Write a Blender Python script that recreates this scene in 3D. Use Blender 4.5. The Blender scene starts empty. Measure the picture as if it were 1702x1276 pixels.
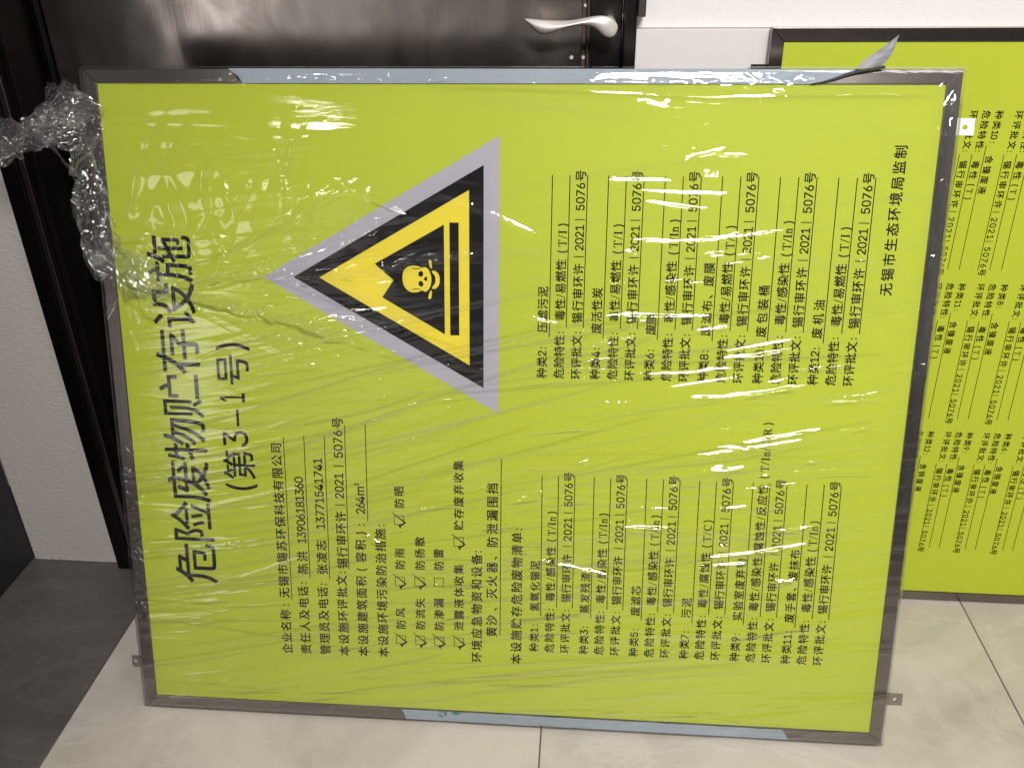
import bpy, bmesh, math, random
import numpy as np
from mathutils import Vector, Matrix

# ---------------------------------------------------------------- camera, world, lamps
sc = bpy.context.scene
COL = sc.collection
random.seed(7)
RNG = np.random.default_rng(11)

cam_d = bpy.data.cameras.new('camera'); cam = bpy.data.objects.new('camera', cam_d); COL.objects.link(cam)
cam_d.lens = 30.80; cam_d.sensor_width = 36.0; cam_d.clip_start = 0.02; cam_d.clip_end = 60
_r = Vector((0.99673, 0.08000, -0.01207)); _u = Vector((-0.02820, 0.48358, 0.87485)); _f = _r.cross(_u)   # -forward is local +z
cam.matrix_world = Matrix(((_r.x, _u.x, _f.x, 0.7082), (_r.y, _u.y, _f.y, -0.9728), (_r.z, _u.z, _f.z, 1.1754), (0, 0, 0, 1)))
sc.camera = cam

sc.view_settings.view_transform = 'Standard'; sc.view_settings.look = 'None'
sc.view_settings.exposure = 0.0; sc.view_settings.gamma = 1.0
sc.cycles.max_bounces = 8; sc.cycles.transparent_max_bounces = 24
sc.cycles.glossy_bounces = 4; sc.cycles.diffuse_bounces = 3
sc.cycles.sample_clamp_indirect = 4.0

world = bpy.data.worlds.new('World'); sc.world = world; world.use_nodes = True
wb = world.node_tree.nodes['Background']
wb.inputs[0].default_value = (0.95, 0.90, 0.87, 1); wb.inputs[1].default_value = 0.09

def area_lamp(name, loc, target, sx, sy, power, color, label):
    d = bpy.data.lights.new(name, 'AREA'); d.shape = 'RECTANGLE'; d.size = sx; d.size_y = sy
    d.energy = power; d.color = color
    o = bpy.data.objects.new(name, d); COL.objects.link(o); o.location = loc
    o.rotation_euler = (Vector(target) - Vector(loc)).to_track_quat('-Z', 'Y').to_euler()
    return o
main = area_lamp('ceiling_panel_lamp', (1.25, -2.90, 2.75), (1.0, 0.2, 0.55), 0.75, 0.36, 28, (1.0, 0.965, 0.92), ''); main.data.spread = math.radians(72)
area_lamp('ceiling_fill_lamp', (1.9, -1.3, 2.6), (1.2, 0.2, 0.4), 0.8, 0.8, 19, (1.0, 0.95, 0.91), '')
area_lamp('corridor_lamp', (-1.46, -3.4, 0.95), (-0.2, 0.45, 0.95), 0.34, 1.7, 4.4, (1.0, 0.94, 0.89), '').data.shape = 'ELLIPSE'  # added emitter, only there for the bright band reflected in the door
area_lamp('shopfront_lamp', (-0.62, -3.6, 0.85), (0.3, 0.45, 0.9), 1.20, 1.5, 1.8, (1.0, 0.93, 0.88), '').data.shape = 'ELLIPSE'  # added wide emitter for the broad dim reflection across the door
area_lamp('ceiling_downlight', (-0.75, -3.2, 2.5), (0.5, 0.2, 0.6), 0.22, 0.22, 5.0, (1.0, 0.96, 0.91), '')

# ---------------------------------------------------------------- helpers
def link(name, me, mat=None, parent=None, label=None, cat=None, group=None, kind=None):
    o = bpy.data.objects.new(name, me); COL.objects.link(o)
    if mat is not None and not me.materials: me.materials.append(mat)
    if parent is not None: o.parent = parent
    if label: o['label'] = label
    if cat: o['category'] = cat
    if group: o['group'] = group
    if kind: o['kind'] = kind
    return o
def empty(name, loc=(0, 0, 0), rot=(0, 0, 0), label=None, cat=None, group=None, kind=None):
    o = bpy.data.objects.new(name, None); COL.objects.link(o); o.location = loc; o.rotation_euler = rot
    o.empty_display_size = .1
    if label: o['label'] = label
    if cat: o['category'] = cat
    if group: o['group'] = group
    if kind: o['kind'] = kind
    return o
def pyme(name, v, f, smooth=False):
    me = bpy.data.meshes.new(name); me.from_pydata([tuple(p) for p in v], [], f); me.update()
    if smooth:
        for p in me.polygons: p.use_smooth = True
    return me
def box_me(name, x0, x1, y0, y1, z0, z1, bev=0.0, seg=2):
    bm = bmesh.new(); bmesh.ops.create_cube(bm, size=1)
    for v in bm.verts:
        v.co = Vector((x0 + (v.co.x + .5) * (x1 - x0), y0 + (v.co.y + .5) * (y1 - y0), z0 + (v.co.z + .5) * (z1 - z0)))
    if bev > 0: bmesh.ops.bevel(bm, geom=bm.edges[:], offset=bev, segments=seg, affect='EDGES', profile=.6)
    me = bpy.data.meshes.new(name); bm.to_mesh(me); bm.free(); return me
def prism_me(name, pts, y0, y1, bev=0.0, holes=None):
    """polygon in x-z, extruded along y"""
    bm = bmesh.new()
    n = len(pts)
    a = [bm.verts.new((p[0], y0, p[1])) for p in pts]; b = [bm.verts.new((p[0], y1, p[1])) for p in pts]
    bm.faces.new(a); bm.faces.new(b[::-1])
    for i in range(n): bm.faces.new((a[i], b[i], b[(i + 1) % n], a[(i + 1) % n]))
    bmesh.ops.recalc_face_normals(bm, faces=bm.faces[:])
    if bev > 0: bmesh.ops.bevel(bm, geom=[e for e in bm.edges], offset=bev, segments=2, affect='EDGES', profile=.6)
    me = bpy.data.meshes.new(name); bm.to_mesh(me); bm.free(); return me

# ---------------------------------------------------------------- materials
def new_mat(name):
    m = bpy.data.materials.new(name); m.use_nodes = True
    return m, m.node_tree, m.node_tree.nodes['Principled BSDF']
def nd(nt, t, **k):
    n = nt.nodes.new(t)
    for a, b in k.items(): setattr(n, a, b)
    return n
def coords(nt, scale=(1, 1, 1), rot=(0, 0, 0), obj=True):
    tc = nd(nt, 'ShaderNodeTexCoord'); mp = nd(nt, 'ShaderNodeMapping')
    mp.inputs['Scale'].default_value = scale; mp.inputs['Rotation'].default_value = rot
    nt.links.new(tc.outputs['Object'], mp.inputs['Vector']); return mp.outputs[0]
def noise(nt, vec, scale, detail=4, rough=.55, dist=0):
    n = nd(nt, 'ShaderNodeTexNoise'); n.inputs['Scale'].default_value = scale; n.inputs['Detail'].default_value = detail
    n.inputs['Roughness'].default_value = rough; n.inputs['Distortion'].default_value = dist
    nt.links.new(vec, n.inputs['Vector']); return n.outputs['Fac']
def ramp(nt, fac, stops):
    r = nd(nt, 'ShaderNodeValToRGB'); e = r.color_ramp.elements
    while len(e) < len(stops): e.new(.5)
    for i, (p, c) in enumerate(stops):
        e[i].position = p; e[i].color = (c[0], c[1], c[2], 1) if not isinstance(c, (int, float)) else (c, c, c, 1)
    nt.links.new(fac, r.inputs[0]); return r.outputs[0]
def mixc(nt, fac, a, b, mode='MIX'):
    m = nd(nt, 'ShaderNodeMix', data_type='RGBA', blend_type=mode)
    for s, v in (('Factor', fac), ('A', a), ('B', b)):
        ins = {'Factor': m.inputs[0], 'A': m.inputs[6], 'B': m.inputs[7]}[s]
        if hasattr(v, 'links'): nt.links.new(v, ins)
        elif isinstance(v, (tuple, list)): ins.default_value = (v[0], v[1], v[2], 1)
        else: ins.default_value = v
    return m.outputs[2]
def bump(nt, h, dist, strength=1, bsdf=None):
    b = nd(nt, 'ShaderNodeBump'); b.inputs['Distance'].default_value = dist; b.inputs['Strength'].default_value = strength
    nt.links.new(h, b.inputs['Height'])
    if bsdf is not None: nt.links.new(b.outputs[0], bsdf.inputs['Normal'])
    return b.outputs[0]

def mat_plain(name, col, rough=.5, metal=0, noise_amt=.06, nscale=6, bumpd=0, bscale=300, spec=.5):
    m, nt, b = new_mat(name); v = coords(nt)
    f = noise(nt, v, nscale, 5)
    c = ramp(nt, f, [(.3, [k * (1 - noise_amt) for k in col]), (.7, [min(1, k * (1 + noise_amt)) for k in col])])
    nt.links.new(c, b.inputs['Base Color']); b.inputs['Roughness'].default_value = rough; b.inputs['Metallic'].default_value = metal
    b.inputs['Specular IOR Level'].default_value = spec
    if bumpd: bump(nt, noise(nt, v, bscale, 3), bumpd, 1, b)
    return m
def mat_brushed(name, c0, c1, rough, axis, aniso_scale=260, band=None, spread=.06):
    """brushed stainless steel: grain stretched along one axis ('x','y','z')"""
    m, nt, b = new_mat(name)
    s = [aniso_scale] * 3; s['xyz'.index(axis)] = 2.0
    v = coords(nt, tuple(s)); g = noise(nt, v, 1.0, 3, .6)
    v2 = coords(nt, (1, 1, 1)); g2 = noise(nt, v2, 3.5, 4, .6, .6)
    col = mixc(nt, g2, c0, c1)
    col = mixc(nt, ramp(nt, g, [(.3, .0), (.75, .35)]), col, [k * .72 for k in c0])
    nt.links.new(col, b.inputs['Base Color']); b.inputs['Metallic'].default_value = 1
    mr = nd(nt, 'ShaderNodeMapRange'); mr.inputs[3].default_value = rough - spread; mr.inputs[4].default_value = rough + spread
    nt.links.new(g2, mr.inputs[0]); nt.links.new(mr.outputs[0], b.inputs['Roughness'])
    bump(nt, g, .00006, 1, b)
    return m

M_GREEN = mat_plain('sign_face_print', (.378, .438, .033), .5, 0, .012, 3, 0, spec=.12)
M_INK = mat_plain('black_print', (.004, .0036, .0034), .6, 0, .1, 40, spec=.02)
M_GREY = mat_plain('grey_print', (.345, .338, .395), .5, 0, .02, 8, spec=.12)
M_YEL = mat_plain('yellow_print', (.66, .555, .035), .5, 0, .02, 8, spec=.12)
M_FRAME_X = mat_brushed('steel_frame_horizontal', (.28, .25, .235), (.22, .195, .185), .19, 'x')
M_FRAME_Z = mat_brushed('steel_frame_upright', (.27, .24, .23), (.215, .19, .185), .19, 'z')
M_SEAM = mat_plain('seam_shadow_gap', (.03, .028, .026), .7)
M_LUG = mat_brushed('steel_lug', (.42, .39, .36), (.36, .33, .31), .35, 'x')
M_LUG_PALE = mat_plain('pale_coated_lug', (.66, .60, .58), .45, 0, .05, 30)
M_DARKSTEEL = mat_brushed('black_steel_casing', (.060, .055, .050), (.035, .032, .030), .28, 'z')
M_HANDLE = mat_brushed('satin_nickel', (.80, .76, .72), (.78, .75, .72), .40, 'x', 60)
M_HANDLE.node_tree.nodes['Principled BSDF'].inputs['Metallic'].default_value = .55
M_GASKET = mat_plain('black_gasket', (.02, .015, .013), .55)
M_BRONZE = mat_plain('dark_bronze_strip', (.10, .065, .045), .4, .6)
M_CABINET = mat_plain('dark_cabinet_side', (.012, .012, .014), .6, 0, .3, 60, .0004, 400)

def mat_door():
    m, nt, b = new_mat('brushed_steel_painted_reflections')
    v = coords(nt, (240, 240, 2)); g = noise(nt, v, 1, 3, .6)
    vb = coords(nt, (9, 9, .35)); band = noise(nt, vb, 1, 3, .6, .3)
    vs = coords(nt, (3, 3, 2.2)); st = noise(nt, vs, 2.4, 5, .6, .8)
    col = ramp(nt, band, [(.30, (.36, .325, .30)), (.48, (.44, .40, .375)), (.60, (.48, .44, .41)), (.75, (.41, .375, .35))])  # brushed tone, with reflections painted in as bands and blotches
    col = mixc(nt, ramp(nt, st, [(.50, 0.0), (.72, .55)]), col, (.24, .205, .185))
    nt.links.new(col, b.inputs['Base Color']); b.inputs['Metallic'].default_value = 1
    mr = nd(nt, 'ShaderNodeMapRange'); mr.inputs[3].default_value = .12; mr.inputs[4].default_value = .34
    nt.links.new(st, mr.inputs[0]); nt.links.new(mr.outputs[0], b.inputs['Roughness'])
    vw = coords(nt, (1, 1, .8)); wav = noise(nt, vw, 7, 2, .5)
    nb = nd(nt, 'ShaderNodeBump'); nb.inputs['Distance'].default_value = .004; nt.links.new(wav, nb.inputs['Height'])
    b2 = nd(nt, 'ShaderNodeBump'); b2.inputs['Distance'].default_value = .00006; nt.links.new(g, b2.inputs['Height'])
    nt.links.new(nb.outputs[0], b2.inputs['Normal']); nt.links.new(b2.outputs[0], b.inputs['Normal'])
    return m
M_DOOR = mat_door()

def mat_wall(name, col, bd=.0006, sc_=170):
    m, nt, b = new_mat(name); v = coords(nt)
    f = noise(nt, v, 2.2, 5, .6); c = ramp(nt, f, [(.3, [k * .965 for k in col]), (.7, col)])
    nt.links.new(c, b.inputs['Base Color']); b.inputs['Roughness'].default_value = .75
    v2 = coords(nt, (1, 1, 2.2)); h = noise(nt, v2, sc_, 3, .5)
    bump(nt, h, bd, 1, b); return m
M_WALL = mat_wall('white_painted_wall', (.67, .648, .645))
M_WALL2 = mat_wall('white_skirting_panel', (.585, .56, .555), .0002)
M_STRIP = mat_wall('white_textured_pier_dimmed', (.42, .39, .375), .0016, 120)  # wall paint darkened to stand for the weaker light on this side

def mat_tile(name, base, dark, vein, vein_amt=.5):
    m, nt, b = new_mat(name)
    v = coords(nt, (1, 1, 1))
    oi = nd(nt, 'ShaderNodeObjectInfo')
    add = nd(nt, 'ShaderNodeVectorMath', operation='ADD')
    sc2 = nd(nt, 'ShaderNodeVectorMath', operation='SCALE'); sc2.inputs['Scale'].default_value = 17.0
    cmb = nd(nt, 'ShaderNodeCombineXYZ')
    nt.links.new(oi.outputs['Random'], cmb.inputs[0]); nt.links.new(oi.outputs['Random'], cmb.inputs[1])
    nt.links.new(cmb.outputs[0], sc2.inputs[0]); nt.links.new(v, add.inputs[0]); nt.links.new(sc2.outputs[0], add.inputs[1])
    v = add.outputs[0]
    big = noise(nt, v, 2.6, 6, .62, .9); fine = noise(nt, v, 22, 6, .65, .4)
    c = ramp(nt, big, [(.32, dark), (.55, base), (.72, [k * 1.08 for k in base])])
    c = mixc(nt, ramp(nt, fine, [(.35, 0.0), (.75, .30)]), c, [k * .84 for k in base])
    # veins: thin lines of a warped noise crossing .5, stretched along a diagonal
    mp = nd(nt, 'ShaderNodeMapping'); mp.inputs['Rotation'].default_value = (0, 0, .75); mp.inputs['Scale'].default_value = (1, 2.6, 1)
    nt.links.new(v, mp.inputs[0])
    vn = noise(nt, mp.outputs[0], 1.5, 7, .62, 1.6)
    ve = ramp(nt, vn, [(.478, 0.0), (.50, vein_amt), (.53, 0.0)])
    vn2 = noise(nt, mp.outputs[0], 3.4, 6, .6, 1.2); ve2 = ramp(nt, vn2, [(.53, 0.0), (.542, vein_amt * .6), (.555, 0.0)])
    c = mixc(nt, ve, c, vein); c = mixc(nt, ve2, c, vein)
    nt.links.new(c, b.inputs['Base Color'])
    b.inputs['Roughness'].default_value = .38
    bump(nt, fine, .0002, .6, b); return m
M_TILE = mat_tile('light_marble_tile', (.545, .495, .44), (.40, .36, .315), (.64, .60, .55), .28)
M_TILE_D = mat_tile('dark_stone_tile', (.110, .100, .094), (.062, .057, .052), (.20, .185, .17), .17)
M_GROUT = mat_plain('grout', (.10, .085, .07), .8)

def mat_film(name, gloss=1.7, rough=.035, haze=.006, fold=True, bumpd=.00014, bscale=90, tint=(.985, .985, .985), fold_haze=.06, foldtint=(.90, .90, .87), lines=.0005, cap=.6):
    m, nt, b = new_mat(name); nt.nodes.remove(b)
    out = nt.nodes['Material Output']
    v = coords(nt, (1, 1, 1))
    mp = nd(nt, 'ShaderNodeMapping'); mp.inputs['Rotation'].default_value = (0, .14, 0); mp.inputs['Scale'].default_value = (.16, 1, 1)
    nt.links.new(v, mp.inputs[0])
    h1 = noise(nt, mp.outputs[0], bscale, 5, .65, .5)
    nrm0 = nd(nt, 'ShaderNodeBump'); nrm0.inputs['Distance'].default_value = bumpd; nt.links.new(h1, nrm0.inputs['Height'])
    # fine stretch lines, in patches, running along the pull of the film
    mp2 = nd(nt, 'ShaderNodeMapping'); mp2.inputs['Rotation'].default_value = (0, .13, 0); mp2.inputs['Scale'].default_value = (5, 1, 230)
    dst = noise(nt, v, 3.0, 2, .5); cx_ = nd(nt, 'ShaderNodeCombineXYZ'); nt.links.new(dst, cx_.inputs[2])
    sc_ = nd(nt, 'ShaderNodeVectorMath', operation='SCALE'); sc_.inputs['Scale'].default_value = .10; nt.links.new(cx_.outputs[0], sc_.inputs[0])
    ad_ = nd(nt, 'ShaderNodeVectorMath', operation='ADD'); nt.links.new(v, ad_.inputs[0]); nt.links.new(sc_.outputs[0], ad_.inputs[1])
    nt.links.new(ad_.outputs[0], mp2.inputs[0]); h2 = noise(nt, mp2.outputs[0], 1.0, 3, .6)
    mask = ramp(nt, noise(nt, v, 5.0, 3, .5), [(.38, 0.0), (.62, 1.0)])
    hm = nd(nt, 'ShaderNodeMath', operation='MULTIPLY'); nt.links.new(h2, hm.inputs[0]); nt.links.new(mask, hm.inputs[1])
    nrm1 = nd(nt, 'ShaderNodeBump'); nrm1.inputs['Distance'].default_value = lines; nt.links.new(hm.outputs[0], nrm1.inputs['Height']); nt.links.new(nrm0.outputs[0], nrm1.inputs['Normal'])
    nrm = nrm1.outputs[0]
    fr = nd(nt, 'ShaderNodeFresnel'); fr.inputs[0].default_value = 1.49; nt.links.new(nrm, fr.inputs['Normal'])
    ml = nd(nt, 'ShaderNodeMath', operation='MULTIPLY', use_clamp=True); ml.inputs[1].default_value = gloss
    nt.links.new(fr.outputs[0], ml.inputs[0])
    mn = nd(nt, 'ShaderNodeMath', operation='MINIMUM'); mn.inputs[1].default_value = cap; nt.links.new(ml.outputs[0], mn.inputs[0]); ml = mn
    tr = nd(nt, 'ShaderNodeBsdfTransparent'); gl = nd(nt, 'ShaderNodeBsdfGlossy'); gl.inputs['Roughness'].default_value = rough
    gl.inputs['Color'].default_value = (1, 1, 1, 1)
    df = nd(nt, 'ShaderNodeBsdfDiffuse'); df.inputs[0].default_value = (.85, .85, .85, 1)
    nt.links.new(nrm, gl.inputs['Normal']); nt.links.new(nrm, df.inputs['Normal'])
    mx1 = nd(nt, 'ShaderNodeMixShader'); mx2 = nd(nt, 'ShaderNodeMixShader')
    # stacked film thickness, plus pale glare painted along creases, stored on the mesh
    at = nd(nt, 'ShaderNodeAttribute', attribute_name='layers')
    tn = mixc(nt, at.outputs['Fac'], tint, foldtint)
    at2 = nd(nt, 'ShaderNodeAttribute', attribute_name='crease_shade')      # crease shadows painted in as a darker film tint
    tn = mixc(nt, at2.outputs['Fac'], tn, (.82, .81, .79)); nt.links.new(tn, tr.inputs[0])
    mr = nd(nt, 'ShaderNodeMapRange'); mr.inputs[3].default_value = haze; mr.inputs[4].default_value = fold_haze
    nt.links.new(at.outputs['Fac'], mr.inputs[0])
    nt.links.new(mr.outputs[0], mx1.inputs[0]); nt.links.new(tr.outputs[0], mx1.inputs[1]); nt.links.new(df.outputs[0], mx1.inputs[2])
    nt.links.new(ml.outputs[0], mx2.inputs[0]); nt.links.new(mx1.outputs[0], mx2.inputs[1]); nt.links.new(gl.outputs[0], mx2.inputs[2])
    nt.links.new(mx2.outputs[0], out.inputs[0]); return m
M_FILM = mat_film('clear_stretch_film')
M_FILM_CR = mat_film('crumpled_stretch_film', 2.4, .05, .022, bumpd=.0004, bscale=60, fold_haze=.02, foldtint=(.965, .96, .955), lines=.0, tint=(.99, .99, .99), cap=.32)
M_TAPE = mat_plain('blue_white_protective_tape', (.25, .295, .345), .5, 0, .10, 9, .0003, 60, spec=.25)
M_TAPE_BACK = mat_plain('tape_peeled_back', (.27, .275, .30), .5, 0, .15, 40, .0004, 120, spec=.3)
M_TEAL = mat_plain('green_tape_print', (.010, .16, .10), .5)

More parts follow.
